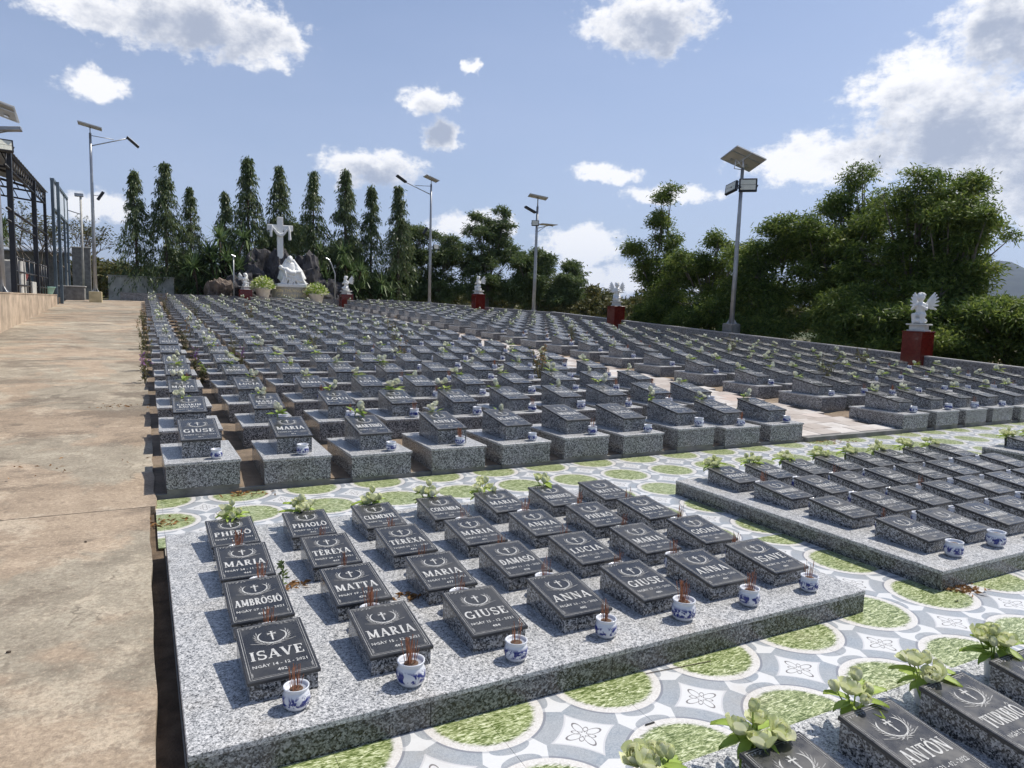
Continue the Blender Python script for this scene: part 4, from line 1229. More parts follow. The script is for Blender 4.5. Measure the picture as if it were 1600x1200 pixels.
# seated robed woman with a reclining figure across her lap
mb = MB()
mb.ball((0, 0, .10), (.95, .55, .14), 3)
mb.ball((.05, .10, .50), (.74, .44, .50), 3)                                   # lap and robe mass
mb.ball((.30, -.05, .62), (.48, .40, .34), 3); mb.ball((-.38, .05, .58), (.36, .38, .42), 3)
mb.ball((-.02, .12, 1.02), (.38, .28, .42), 3)                                 # torso
mb.ball((-.02, .08, 1.24), (.30, .2, .18), 3)                                  # shoulders
mb.tube([(-.02, .08, 1.30), (-.02, .04, 1.44)], [.12, .10], 10)
mb.ball((-.03, -.02, 1.52), (.135, .15, .175), 3)                              # bowed head
mb.ball((-.02, .06, 1.56), (.19, .18, .20), 3)                                 # veil
mb.tube([(-.18, .12, 1.55), (-.34, .14, 1.2), (-.48, .14, .85), (-.62, .1, .4)], [.11, .16, .18, .2], 10)
mb.tube([(.15, .12, 1.52), (.36, .14, 1.18), (.60, .10, .86), (.80, .0, .4)], [.11, .17, .20, .22], 10)
mb.ball((-.03, -.16, 1.50), (.02, .03, .03), 1); mb.ball((-.03, -.14, 1.43), (.04, .03, .02), 1)
# her arms
mb.tube([(-.27, .08, 1.18), (-.46, -.12, .98), (-.34, -.28, .95)], [.10, .085, .06], 10)
mb.tube([(.3, .08, 1.16), (.52, -.06, .92), (.66, -.26, .88)], [.10, .085, .055], 10)
for f in range(4): mb.tube([(.64, -.25 - .02 * f, .88), (.75, -.30 - .02 * f, .87)], [.018, .012], 6)
# reclining figure: head left, body sagging over the knees, legs hanging right
mb.ball((-.62, -.20, 1.06), (.12, .12, .135), 3); mb.ball((-.63, -.12, 1.07), (.135, .12, .14), 2)
mb.ball((-.63, -.31, 1.05), (.02, .03, .025), 1)
mb.tube([(-.54, -.22, 1.0), (-.34, -.30, .93), (-.05, -.38, .76), (.22, -.40, .76)], [.08, .17, .165, .15], 12)
mb.tube([(.2, -.36, .80), (.52, -.42, .84), (.66, -.42, .42), (.80, -.44, .20)], [.13, .11, .085, .06], 10)
mb.tube([(.22, -.28, .82), (.48, -.30, .86), (.62, -.32, .45), (.90, -.34, .24)], [.13, .11, .085, .06], 10)
mb.tube([(-.42, -.36, .98), (-.40, -.50, .72), (-.32, -.52, .42)], [.065, .052, .036], 8)
mb.ball((.85, -.48, .16), (.10, .06, .05), 1); mb.ball((.95, -.38, .2), (.10, .06, .05), 1)
# robe folds
for q in range(13):
    a = q / 12
    x0 = -.5 + 1.0 * a
    mb.tube([(x0 * .75, -.30 + .1 * abs(x0), .78 - .1 * math.sin(a * 3)), (x0 * 1.05 + .08 * math.sin(q * 2.1), -.46 + .15 * abs(x0), .45), (x0 * 1.35 + .06 * math.sin(q * 3.7), -.48 + .18 * abs(x0), .12)], [.04, .055, .065], 8)
for q in range(6):
    mb.tube([(-.55 + .06 * q, -.2, .88 - .04 * q), (-.25 + .08 * q, -.46, .62 - .05 * q), (.1 + .1 * q, -.48, .56 - .05 * q), (.42 + .05 * q, -.42, .72 - .06 * q)], [.03, .035, .035, .03], 8)
mb.bbox(-.92, .92, -.52, .5, -.02, .16, .01)
t = thing('statue_group', 'white statue of a seated robed woman with a reclining figure across her lap', 'statue', (MX - .02, MY + .06, PZ + .65), (0, 0, 0), None, .94); t.scale = (.84, .9, .95)
obj('body', fuse(mb, 'body', .02, 'statue_white', 2), t)

# cross with a draped cloth on a rock
t = thing('cross', 'tall white cross with cloth draped over its arms behind the statue', 'cross', (6.87, 41.0, 4.10), (0, 0, 0))
mb = MB(); mb.bbox(-.155, .155, -.11, .11, -.1, 2.16, .02); obj('upright', mb.mesh('upright', ['statue_white']), t)
mb = MB()
for sg in (-1, 1):
    mb.bbox(min(sg * .156, sg * .68), max(sg * .156, sg * .68), -.10, .10, 1.42, 1.73, .02)
obj('crossbar', mb.mesh('crossbar', ['statue_white']), t)
mb = MB()
swag = [(-.50, -.15, 1.05), (-.48, -.16, 1.4), (-.44, -.16, 1.70), (-.32, -.15, 1.42), (-.18, -.17, 1.22), (0, -.18, 1.12), (.18, -.17, 1.22), (.32, -.15, 1.42), (.44, -.16, 1.70), (.48, -.16, 1.4), (.50, -.15, .92)]
mb.tube(swag, [.075, .07, .05, .05, .06, .075, .06, .05, .05, .07, .085], 10)
mb.tube([(a, b_ - .03, c_ + .09) for a, b_, c_ in swag[3:8]], .04, 8)
obj('cloth', fuse(mb, 'cloth', .03, 'statue_white', 2), t)


def boulder(name, loc, size, seed, mat, label, group='grotto rocks'):
    mb = MB(); rr = random.Random(seed); bm = bmesh.new(); bmesh.ops.create_icosphere(bm, subdivisions=4, radius=1)
    from mathutils import noise as mn
    vs = []
    for v in bm.verts:
        p_ = v.co.copy(); q = p_ * 1.3 + Vector((seed * 3.1, seed * 1.7, 0))
        k = 1 + .42 * mn.fractal(q, 1.0, 2.0, 4) + .18 * abs(mn.noise(q * 3.1)) 
        cell = mn.cell(q * 2.2) * .10
        vs.append(((p_.x * (k + cell)) * size[0], (p_.y * (k + cell)) * size[1], (p_.z * (k + cell)) * size[2]))
    mb.add(vs, [[v.index for v in f.verts] for f in bm.faces]); bm.free()
    return tag(obj(name, mb.mesh(name, [mat]), None, loc, (0, 0, rr.uniform(0, 6))), label, 'rock', group)


boulder('boulder', (5.9, 42.0, mz + 1.0), (1.1, .85, 1.75), 1, 'rock', 'tall dark craggy rock behind the cross on its left')
boulder('boulder', (6.9, 41.15, mz + 1.45), (.62, .5, 1.3), 2, 'rock', 'dark rock directly under the foot of the white cross')
boulder('boulder', (8.6, 41.8, mz + 1.0), (1.0, .9, 1.6), 3, 'rock', 'dark rock right of the seated statue behind its shoulder')
boulder('boulder', (4.9, 41.0, mz + .5), (.95, .8, 1.2), 4, 'rock', 'slanted grey rock behind the left red pedestal')
boulder('boulder', (9.7, 41.2, mz + .4), (1.2, .9, 1.0), 5, 'rock', 'low dark rock behind the right thin lamp')
boulder('boulder', (3.65, 40.3, mz + .3), (.75, .7, .95), 6, 'rock_brown', 'brown pointed boulder left of the thin lamp by the monument')
boulder('boulder', (5.7, 40.7, mz + .2), (.7, .6, .8), 9, 'rock', 'small dark rock behind the left flower tub')

# tubs of lime flowers on the steps
def leaf_ball(n, r, L, W, seed, mat, up=.35, mat2=None, frac=.0):
    P = unit(rng.normal(size=(n, 3))) * (rng.random((n, 1)) ** .4) * np.array([r]); P[:, 2] = np.abs(P[:, 2]) * 1.0
    D = unit(P + np.array([[0, 0, up * r[0]]])) + rng.normal(size=(n, 3)) * .5
    V, Q = leaves(P, D, rng.uniform(.6, 1.2, n) * L, rng.uniform(.7, 1.2, n) * W)
    mats = [mat] + ([mat2] if mat2 else [])
    return np_mesh('foliage', V, Q, mats, (rng.random(n) < frac).astype(int))


for (x, y, lab) in ((5.68, 39.15, 'white tub of lime green flowers left of the statue group'), (8.42, 39.0, 'white tub of lime green flowers right of the statue group')):
    t = thing('flower_tub', lab, 'flower tub', (x, y, mz + (.34 if x < 7 else .121)), (0, 0, 0), 'flower tubs at the monument')
    mb = MB(); mb.lathe([(.26, 0), (.28, .02), (.40, .46), (.43, .48), (.43, .54), (.38, .54), (.36, .48)], 20); obj('tub', mb.mesh('tub', ['white_pot']), t)
    obj('foliage', leaf_ball(700, (.58, .5, .62), .17, .10, 3, 'leaf_lime', .4, 'petal', .45), t, (0, 0, .48))

# ------------------------------------------------------------------ lamp posts
def solar_panel(t, w, l, loc, rot, split=1):
    for k in range(split):
        mb = MB(); x0 = -w / 2 + k * w / split + .015; x1 = -w / 2 + (k + 1) * w / split - .015
        mb.box(x0, x1, -l / 2, l / 2, 0, .03, 0); mb.box(x0 + .02, x1 - .02, -l / 2 + .02, l / 2 - .02, .0302, .033, 1)
        for q in (0, 1):
            yy = -l / 2 if q == 0 else l / 2 - .03
            mb.box(x0, x1, yy, yy + .03, -.012, -.0005, 2)
        mb.box(x0, x0 + .03, -l / 2 + .031, l / 2 - .031, -.012, -.0005, 2); mb.box(x1 - .03, x1, -l / 2 + .031, l / 2 - .031, -.012, -.0005, 2)
        mb.box(x0 + .031, x1 - .031, -l * .2, -l * .2 + .03, -.03, -.0005, 2); mb.bbox((x0 + x1) / 2 - .06, (x0 + x1) / 2 + .06, l * .22, l * .22 + .09, -.03, -.0005, .004, 2)
        obj('solar_panel', mb.mesh('solar_panel', ['panel_back', 'panel_cell', 'aluminium']), t, loc, rot)


def flood(t, loc, rot, s_=1.0):
    mb = MB(); mb.bbox(-.2, .2, -.03, .05, -.15, .15, .01); h_ = obj('floodlight', mb.mesh('floodlight', ['lamp_black']), t, loc, rot, s_)
    mb = MB()
    for i in range(2):
        for j in range(1):
            mb.box(-.165, .165, -.036, -.0305, -.115 + .118 * i, -.005 + .118 * i)
    obj('glass', mb.mesh('glass', ['lamp_glass']), h_)
    mb = MB(); mb.tube([(-.215, .02, 0), (-.215, .14, 0), (.215, .14, 0), (.215, .02, 0)], .012, 6); obj('bracket', mb.mesh('bracket', ['lamp_black']), h_)
    for k in range(6):
        pass


def base_block(t, w, h, z0, mat):
    mb = MB(); mb.bbox(-w / 2, w / 2, -w / 2, w / 2, z0, h, .01); obj('footing', mb.mesh('footing', [mat]), t)


def pole(t, h, r0, r1, z0=0, lean=(0, 0), mat='galvanised'):
    mb = MB(); mb.tube([(lean[0] * q * h, lean[1] * q * h, z0 + q * (h - z0)) for q in (0, .35, .7, 1)], [r0, r0 * .65 + r1 * .35, r0 * .3 + r1 * .7, r1], 14)
    obj('pole', mb.mesh('pole', [mat]), t)
    mb = MB(); mb.box(-r0 * 2.2, r0 * 2.2, -r0 * 2.2, r0 * 2.2, z0, z0 + .015)
    for q in range(4):
        a = R_(45 + 90 * q); d = Vector((math.cos(a), math.sin(a), 0)); s_ = Vector((-d.y, d.x, 0)) * .005
        vs = [d * r0 * .9 + s_, d * r0 * 2.1 + s_, d * r0 * .9 + s_ + Vector((0, 0, .16)), d * r0 * .9 - s_, d * r0 * 2.1 - s_, d * r0 * .9 - s_ + Vector((0, 0, .16))]
        vs = [v + Vector((0, 0, z0 + .0155)) for v in vs]
        mb.add(vs, [(0, 1, 2), (5, 4, 3), (0, 3, 4, 1), (1, 4, 5, 2), (2, 5, 3, 0)])
    obj('base_plate', mb.mesh('base_plate', [mat]), t)


# the tall double-panel lamp by the right wall
t = thing('lamp_post', 'leaning galvanised lamp post with two tilted solar panels and floodlights, right wall', 'lamp post', (17.72, 17.8, .5), group='solar lamp posts')
base_block(t, .42, .80, -.4, 'bare_concrete'); LX = .1
pole(t, 5.95, .085, .055, .80, (.012, 0)); 
solar_panel(t, 1.25, .82, (LX - .02, 0, 6.25), (R_(-20), R_(15), R_(-8)), 2)
mb = MB(); mb.tube([(LX - .35, -.1, 6.12), (LX, 0, 5.93), (LX + .3, .12, 6.2)], .016, 6); mb.tube([(LX, 0, 5.9), (LX - .02, 0, 6.22)], .03, 8); mb.tube([(LX - .42, -.08, 6.18), (LX - .42, -.02, 5.9), (LX, 0, 5.9)], .014, 6)
obj('bracket_arm', mb.mesh('arm', ['aluminium']), t)
flood(t, (LX + .10, -.16, 5.40), (R_(-8), 0, R_(-42)), 1.45); flood(t, (LX - .38, .10, 5.30), (R_(-20), R_(-14), R_(-88)), 1.25)
mb = MB(); mb.tube([(LX - .45, .05, 5.3), (LX + .4, -.06, 5.38)], .018, 6); obj('crossarm', mb.mesh('arm', ['lamp_black']), t)

# lamp with small panel and side table arm
t = thing('lamp_post', 'grey lamp post with flat solar panel and side bracket, at the wall corner', 'lamp post', (17.2, 30.6, 1.0), group='solar lamp posts')
base_block(t, .5, .46, -.4, 'bare_concrete'); pole(t, 5.6, .09, .055, .46, (.008, 0))
solar_panel(t, .95, .6, (.05, 0, 6.05), (R_(-4), R_(9), R_(-20)))
mb = MB(); mb.tube([(.05, 0, 5.55), (.05, 0, 6.04)], .03, 8); mb.tube([(.05, 0, 4.55), (.75, 0, 4.75), (.95, 0, 4.72)], .02, 6); mb.tube([(.05, 0, 4.35), (.5, 0, 4.66)], .014, 6)
obj('bracket_arm', mb.mesh('arm', ['galvanised']), t)
mb = MB(); mb.box(.2, 1.05, -.3, .3, 4.76, 4.79); obj('side_panel', mb.mesh('side_panel', ['panel_back']), t)
flood(t, (-.12, -.12, 4.78), (R_(-10), 0, R_(-30)), .9)
mb = MB(); mb.bbox(-.75, -.12, -.09, .09, -.05, .05, .01); obj('lamp_head', mb.mesh('lamp_head', ['lamp_black']), t, (.05, 0, 5.25), (0, R_(22), 0))


def street_lamp(loc, h, label, arm_dir, footing):
    t = thing('lamp_post', label, 'lamp post', loc, group='solar lamp posts')
    base_block(t, .5, .52, -.5, footing); pole(t, h, .085, .05, .52)
    d = arm_dir
    mb = MB(); mb.tube([(0, 0, h - .55), (d * 1.5, 0, h - .02)], .024, 8); mb.tube([(0, 0, h - .1), (d * .9, 0, h - .16)], .016, 6); mb.tube([(0, 0, h - .1), (0, 0, h + .28)], .022, 6)
    obj('arm', mb.mesh('arm', ['galvanised']), t)
    mb = MB(); mb.bbox(-.05, .55, -.13, .13, -.05, .05, .015); obj('lamp_head', mb.mesh('lamp_head', ['lamp_black']), t, (d * 1.45, 0, h - .02), (0, R_(-150 if d < 0 else 40), 0))
    solar_panel(t, .95 if d > 0 else .8, .5, (0, 0, h + .29), (R_(-4), R_(11) * (1 if d > 0 else 1.6), 0))
    mb = MB(); mb.bbox(-.06, .06, -.05, .05, -.22, .22, .01); obj('small_lamp', mb.mesh('small_lamp', ['lamp_black']), t, (.32 * d, -.05, h * .64), (0, R_(32), 0))
    mb = MB(); mb.tube([(0, 0, h * .64), (.32 * d, -.05, h * .64)], .015, 6); obj('small_arm', mb.mesh('small_arm', ['galvanised']), t)
    return t


street_lamp((-1.8, 36.8, 1.32), 7.4, 'tall solar street lamp on a tan block at the end of the path', 1, 'concrete_yellow')
t = street_lamp((13.93, 36.4, 1.22), 6.9, 'tall thin street lamp with left-hand arm rising right of the narrow trees', -1, 'concrete_pale')
flood(t, (.3, -.1, 3.6), (R_(0), 0, R_(10)), .8)
for (x, y, hh, sg, lab) in ((4.27, 39.35, 2.45, 0, 'thin straight grey post left of the monument'), (9.42, 39.0, 2.5, -1, 'thin grey lamp with bent-over head right of the monument')):
    t = thing('garden_lamp', lab, 'lamp', (x, y, tz(y)), group='thin garden lamps')
    mb = MB(); mb.tube([(0, 0, -.1), (0, 0, hh * .72 if sg else hh)] + ([(sg * .22, 0, hh * .95), (sg * .34, 0, hh + .05)] if sg else []), .032, 8); obj('post', mb.mesh('post', ['galvanised']), t)
    mb = MB(); mb.bbox(-.12, .12, -.05, .05, -.03, .03, .01); obj('head', mb.mesh('head', ['aluminium']), t, (sg * .4, 0, hh + (.08 if sg else .02)), (0, R_(25), 0))
t = thing('camera_pole', 'thin pole with a sagging side lamp behind the end of the path', 'pole', (-2.5, 41.0, 1.5)); mb = MB()
mb.tube([(0, 0, 0), (0, 0, 5.0)], .05, 8); obj('post', mb.mesh('post', ['concrete_pale']), t)
mb = MB(); mb.tube([(0, 0, 4.1), (-.7, 0, 4.3), (-.9, 0, 4.25)], .025, 6); obj('arm', mb.mesh('arm', ['galvanised']), t)
mb = MB(); mb.bbox(-.25, .12, -.12, .12, 4.95, 5.1, .01); mb.bbox(-.95, -.55, -.1, .1, 4.3, 4.36, .01); obj('lamp_head', mb.mesh('head', ['galvanised']), t)

# lamp at the left edge
t = thing('lamp_post', 'thick grey lamp post with solar panel at the left picture edge', 'lamp post', (-3.36, 23.6, 1.5), group='solar lamp posts')
pole(t, 4.7, .10, .07, .15)
solar_panel(t, 1.15, .7, (0, 0, 5.05), (R_(-24), R_(18), R_(-10)), 2); mb = MB(); mb.tube([(0, 0, 4.6), (0, 0, 5.02)], .03, 8); mb.tube([(0, 0, 4.35), (.45, 0, 4.5)], .02, 6); obj('bracket_arm', mb.mesh('arm', ['galvanised']), t)
flood(t, (.2, -.15, 4.05), (R_(-18), 0, R_(14)), 1.15)
mb = MB(); mb.bbox(-.1, .5, -.14, .14, -.05, .05, .012); obj('lamp_head', mb.mesh('lamp_head', ['galvanised']), t, (.12, 0, 4.48), (0, R_(-8), 0))

# ------------------------------------------------------------------ left side: pavilion, gate, small things
t = thing('pavilion', 'open dark steel pavilion with sheet roof above the left retaining wall', 'pavilion', (-3.3, 24, 1.55))
for (x, y, h_, w_) in ((.05, 1.0, 4.25, .14), (.05, 6.2, 4.05, .14), (-3.8, 1.0, 4.6, .12), (-3.8, 6.2, 4.6, .12), (.05, 9.4, 4.0, .10)):
    mb = MB(); mb.bbox(x - w_ / 2, x + w_ / 2, y - w_ / 2, y + w_ / 2, 0, h_, .006); obj('column', mb.mesh('column', ['steel_dark']), t)
mb = MB()
for y in (1.0, 6.2, 9.4):
    mb.tube([(.05, y, 4.05), (-1.6, y, 4.5), (-3.8, y, 4.7)], .05, 6); mb.tube([(.05, y, 3.65), (-3.8, y, 4.1)], .035, 6)
    for q in range(9):
        x = .05 - q * .43; mb.tube([(x, y, 3.68 + q * .05), (x - .2, y, 4.12 + q * .055)], .018, 5)
obj('truss', mb.mesh('truss', ['steel_dark']), t)
mb = MB()
for (z_, r_) in ((4.05, .05), (3.62, .04), (2.45, .04), (2.12, .03)):
    mb.tube([(.05, .3, z_), (.05, 9.6, z_)], r_, 6)
for q in range(20):
    y = .4 + q * .48; mb.tube([(.05, y, 3.64), (.05, y + .24, 4.02)], .016, 5)
obj('edge_beam', mb.mesh('edge_beam', ['steel_dark']), t)
mb = MB()                                                    # corrugated arched roof
n = 44; m_ = 9
vs = []
for j in range(m_ + 1):
    q = j / m_; x = .14 - 4.3 * q; z = 4.10 + .75 * math.sin(q * 2.0)
    for i in range(n + 1):
        y = -.1 + 9.9 * i / n; vs.append((x, y, z + (.015 if i % 2 else -.015)))
mb.add(vs, [(j * (n + 1) + i, j * (n + 1) + i + 1, (j + 1) * (n + 1) + i + 1, (j + 1) * (n + 1) + i) for j in range(m_) for i in range(n)])
obj('roof', mb.mesh('roof', ['sheet_roof']), t)
mb = MB(); n = 60
vs = [(-3.9 + (.02 if i % 2 else -.02), -.5 + 10.4 * i / n, z_) for z_ in (2.6, 4.75) for i in range(n + 1)]
mb.add(vs, [(i, i + 1, n + 2 + i, n + 1 + i) for i in range(n)]); obj('side_sheet', mb.mesh('side_sheet', ['sheet_roof']), t)
mb = MB()
for y in (2.3, 3.6, 4.9, 7.8): mb.tube([(-1.9, y, 0), (-1.9, y, 4.4)], .05, 8)
for z_ in (2.5, 3.3): mb.tube([(-1.9, .6, z_), (-1.9, 9.4, z_)], .03, 6)
obj('inner_post', mb.mesh('inner_post', ['galvanised']), t)
mb = MB()
for (y0, y1) in ((1.1, 6.1), (6.3, 9.3)):
    for z_ in (.35, .75, 1.15):
        mb.tube([(.05, y0, z_), (.05, y1, z_)], .025, 6)
    for q in range(4):
        y = y0 + (y1 - y0) * (q + .5) / 4; mb.tube([(.05, y, 0), (.05, y, 1.2)], .028, 6)
obj('railing', mb.mesh('railing', ['steel_dark']), t)

t = thing('sign_gate', 'grey steel posts carrying a blue-white sign board at the path end', 'gate', (-3.05, 34.2, tz(34.2)))
for k, (x, y) in enumerate(((0, 0), (.14, .55), (.02, 2.2), (.02, 4.4), (.02, 6.0))):
    mb = MB(); w_ = .055 if k < 2 else .045; mb.bbox(x - w_, x + w_, y - w_, y + w_, -.1, 5.0, .005); obj('post', mb.mesh('post', ['steel_blue']), t)
mb = MB(); mb.box(-.02, .03, .1, 6.0, 3.9, 4.95); obj('sign_board', mb.mesh('sign_board', ['sign_blue']), t)
mb = MB(); mb.box(-.06, .08, -.08, 6.1, 4.952, 5.06); mb.box(-.05, .07, 0, 6.05, 3.8, 3.898); obj('rail', mb.mesh('rail', ['steel_blue']), t)

# plastic chair on the raised ground
def chair(loc, rz, label):
    t = thing('plastic_chair', label, 'chair', loc, (0, 0, rz))
    mb = MB(); mb.bbox(-.24, .24, -.24, .24, .42, .45, .01); obj('seat', mb.mesh('seat', ['plastic_white']), t)
    mb = MB()
    for q in range(5): mb.bbox(-.2 + q * .085, -.14 + q * .085, .22, .25, .45, .86, .006)
    mb.bbox(-.24, .24, .22, .26, .86, .94, .012); obj('backrest', mb.mesh('backrest', ['plastic_white']), t)
    for sx in (-1, 1):
        for sy in (-1, 1):
            mb = MB(); mb.tube([(sx * .25, sy * .25, 0), (sx * .21, sy * .21, .42)], .022, 6); obj('leg', mb.mesh('leg', ['plastic_white']), t)
        mb = MB(); mb.tube([(sx * .25, -.2, .44), (sx * .27, -.2, .64), (sx * .26, .22, .68)], .02, 6); obj('armrest', mb.mesh('armrest', ['plastic_white']), t)


chair((-3.75, 27.0, 2.67), 1.9, 'white plastic armchair standing on the pale box inside the pavilion')
mb = MB(); mb.bbox(-.5, .5, -.45, .45, 0, 1.12, .03); mb.bbox(-.3, .3, -.462, -.42, .2, .9, .01); tag(obj('storage_box', mb.mesh('storage_box', ['concrete_pale'])), 'pale box under the white chair in the pavilion', 'box').location = (-3.75, 27.0, 1.546)
for (x, y, mt, lab) in ((-3.6, 29.0, 'plastic_red', 'red plastic basin on the pavilion ledge'), (-3.25, 33.2, 'plastic_mint', 'mint plastic tub beside the grey gate posts')):
    mb = MB(); mb.lathe([(.16, 0), (.18, .02), (.26, .26), (.29, .27), (.29, .29), (.25, .29), (.2, .1)], 16); tag(obj('plastic_basin', mb.mesh('basin', [mt])), lab, 'basin').location = (x, y, 1.56 + (.5 if mt == 'plastic_red' else .1))
    if mt == 'plastic_red':
        mb = MB(); mb.bbox(-.4, .4, -.5, .5, 0, .5, .01); tag(obj('stone_table', mb.mesh('table', ['concrete_pale'])), 'low concrete table carrying the red basin in the pavilion', 'table').location = (x, y, 1.555)

# end-of-path blocks and the low buildings behind
for (x0, x1, y0, y1, h_, mt, nm, lab) in ((-3.3, -2.3, 38.2, 39.0, .62, 'bare_concrete', 'planter_block', 'grey concrete block beside the street lamp at the path end'), (-1.5, 1.6, 42.6, 43.0, 1.3, 'concrete_pale', 'garden_wall', 'pale wall behind the first narrow tree at left'), (-3.0, -2.2, 41.6, 41.9, 2.6, 'bare_concrete', 'gate_pillar', 'grey gate pillar behind the lamp at the path end')):
    mb = MB(); mb.bbox(x0, x1, y0, y1, 1.2, 1.42 + h_, .02); t = thing(nm, lab, 'wall', (0, 0, 0)); obj('body', mb.mesh(nm, [mt]), t)
    mb = MB(); mb.bbox(x0 - .04, x1 + .04, y0 - .04, y1 + .04, 1.421 + h_, 1.47 + h_, .01); obj('coping', mb.mesh(nm, ['concrete_pale']), t)

# small bare-earth house far left behind the path
t = thing('shed', 'grey shed with pale roof far behind the end of the path', 'shed', (-5.2, 47, 1.5))
mb = MB(); mb.box(-1.6, 1.6, -1.2, 1.2, -.2, 2.4); obj('wall', mb.mesh('wall', ['bare_concrete']), t)
mb = MB(); mb.wedge(-1.9, 1.9, -1.5, 1.5, 2.401, 2.46, 2.9); obj('roof', mb.mesh('roof', ['sheet_roof']), t)
mb = MB(); mb.box(-.4, .4, -1.23, -1.201, 0, 1.9); obj('door', mb.mesh('door', ['steel_blue']), t)

# ------------------------------------------------------------------ trees
def tree_thing(name, label, cat, loc, trunk_me, crown_me, group, rz=0, s_=1.0, zs=1.0):
    t = thing(name, label, cat, loc, (0, 0, rz), group); t.scale = (s_, s_, s_ * zs)
    obj('trunk', trunk_me[0], t); obj('crown', crown_me, t)
    return t


def ashoka(seed):
    """narrow drooping column tree, unit height 8 m"""
    rr = np.random.default_rng(seed); H_ = 8.0
    P = []; D = []; L = []
    tk = MB(); tk.tube([(0, 0, -.3), (.03, 0, 2.5), (-.02, .02, 5.5), (0, 0, 7.8)], [.11, .085, .05, .015], 8)
    nb = 185
    for k in range(nb):
        t = rr.random() ** .85; z = .9 + t * (H_ - 1.0)
        q = (z - .9) / (H_ - .9)
        rad = (2.05 * (1 - q) ** 1.05 + .07) * rr.uniform(.55, 1.12) * (.75 + .35 * min(1, q * 5))
        a = rr.random() * 6.283
        m_ = int(rr.integers(26, 44))
        u = rr.random(m_) ** .65
        bx = np.stack([np.cos(a) * rad * u, np.sin(a) * rad * u, z + .25 * u - .75 * u * u * rad], 1)
        bx += rr.normal(size=(m_, 3)) * np.array([[.09, .09, .10]])
        d = np.stack([np.cos(a) * .45 + rr.normal(size=m_) * .4, np.sin(a) * .45 + rr.normal(size=m_) * .4, -1.0 + rr.normal(size=m_) * .25], 1)
        P.append(bx); D.append(d)
        if k % 2 == 0: tk.tube([(0, 0, z), (math.cos(a) * rad * .5, math.sin(a) * rad * .5, z + .12), (math.cos(a) * rad * .95, math.sin(a) * rad * .95, z - .4 * rad)], [.014, .01, .005], 4, 0, False)
    m_ = 90; P.append(np.stack([rr.normal(size=m_) * .06, rr.normal(size=m_) * .06, rr.uniform(7.2, 8.05, m_)], 1)); D.append(np.stack([rr.normal(size=m_), rr.normal(size=m_), -rr.random(m_) * .8 + .1], 1))
    P = np.concatenate(P); D = np.concatenate(D); n = len(P)
    V, Q = leaves(P, D, rr.uniform(.16, .30, n), rr.uniform(.045, .075, n))
    return (tk.mesh('trunk', ['bark']), np_mesh('crown', V, Q, ['leaf_ashok']))


AS = [ashoka(k) for k in range(4)]
PT = [(210, -.17, 43.0, 8.31), (257, 1.27, 43, 8.9), (297, 2.5, 43.2, 7.84), (355, 4.4, 44.5, 8.0), (389, 5.55, 43.4, 9.84), (440, 7.3, 43.6, 9.52), (490, 9.1, 43, 9.37), (541, 11.0, 43, 9.6), (581, 12.6, 43, 9.0), (620, 14.2, 42.6, 8.95)]
for k, (px, x, y, top) in enumerate(PT):
    g = tz(y); s_ = (top - g) / 8.05
    tree_thing('column_tree', 'narrow drooping evergreen tree, %s from the left in the back row' % ORD1[k], 'tree', (x, y, g - .05), (AS[k % 4][0],), AS[k % 4][1], 'narrow trees along the back', k * 1.9, s_, random.uniform(.97, 1.0))


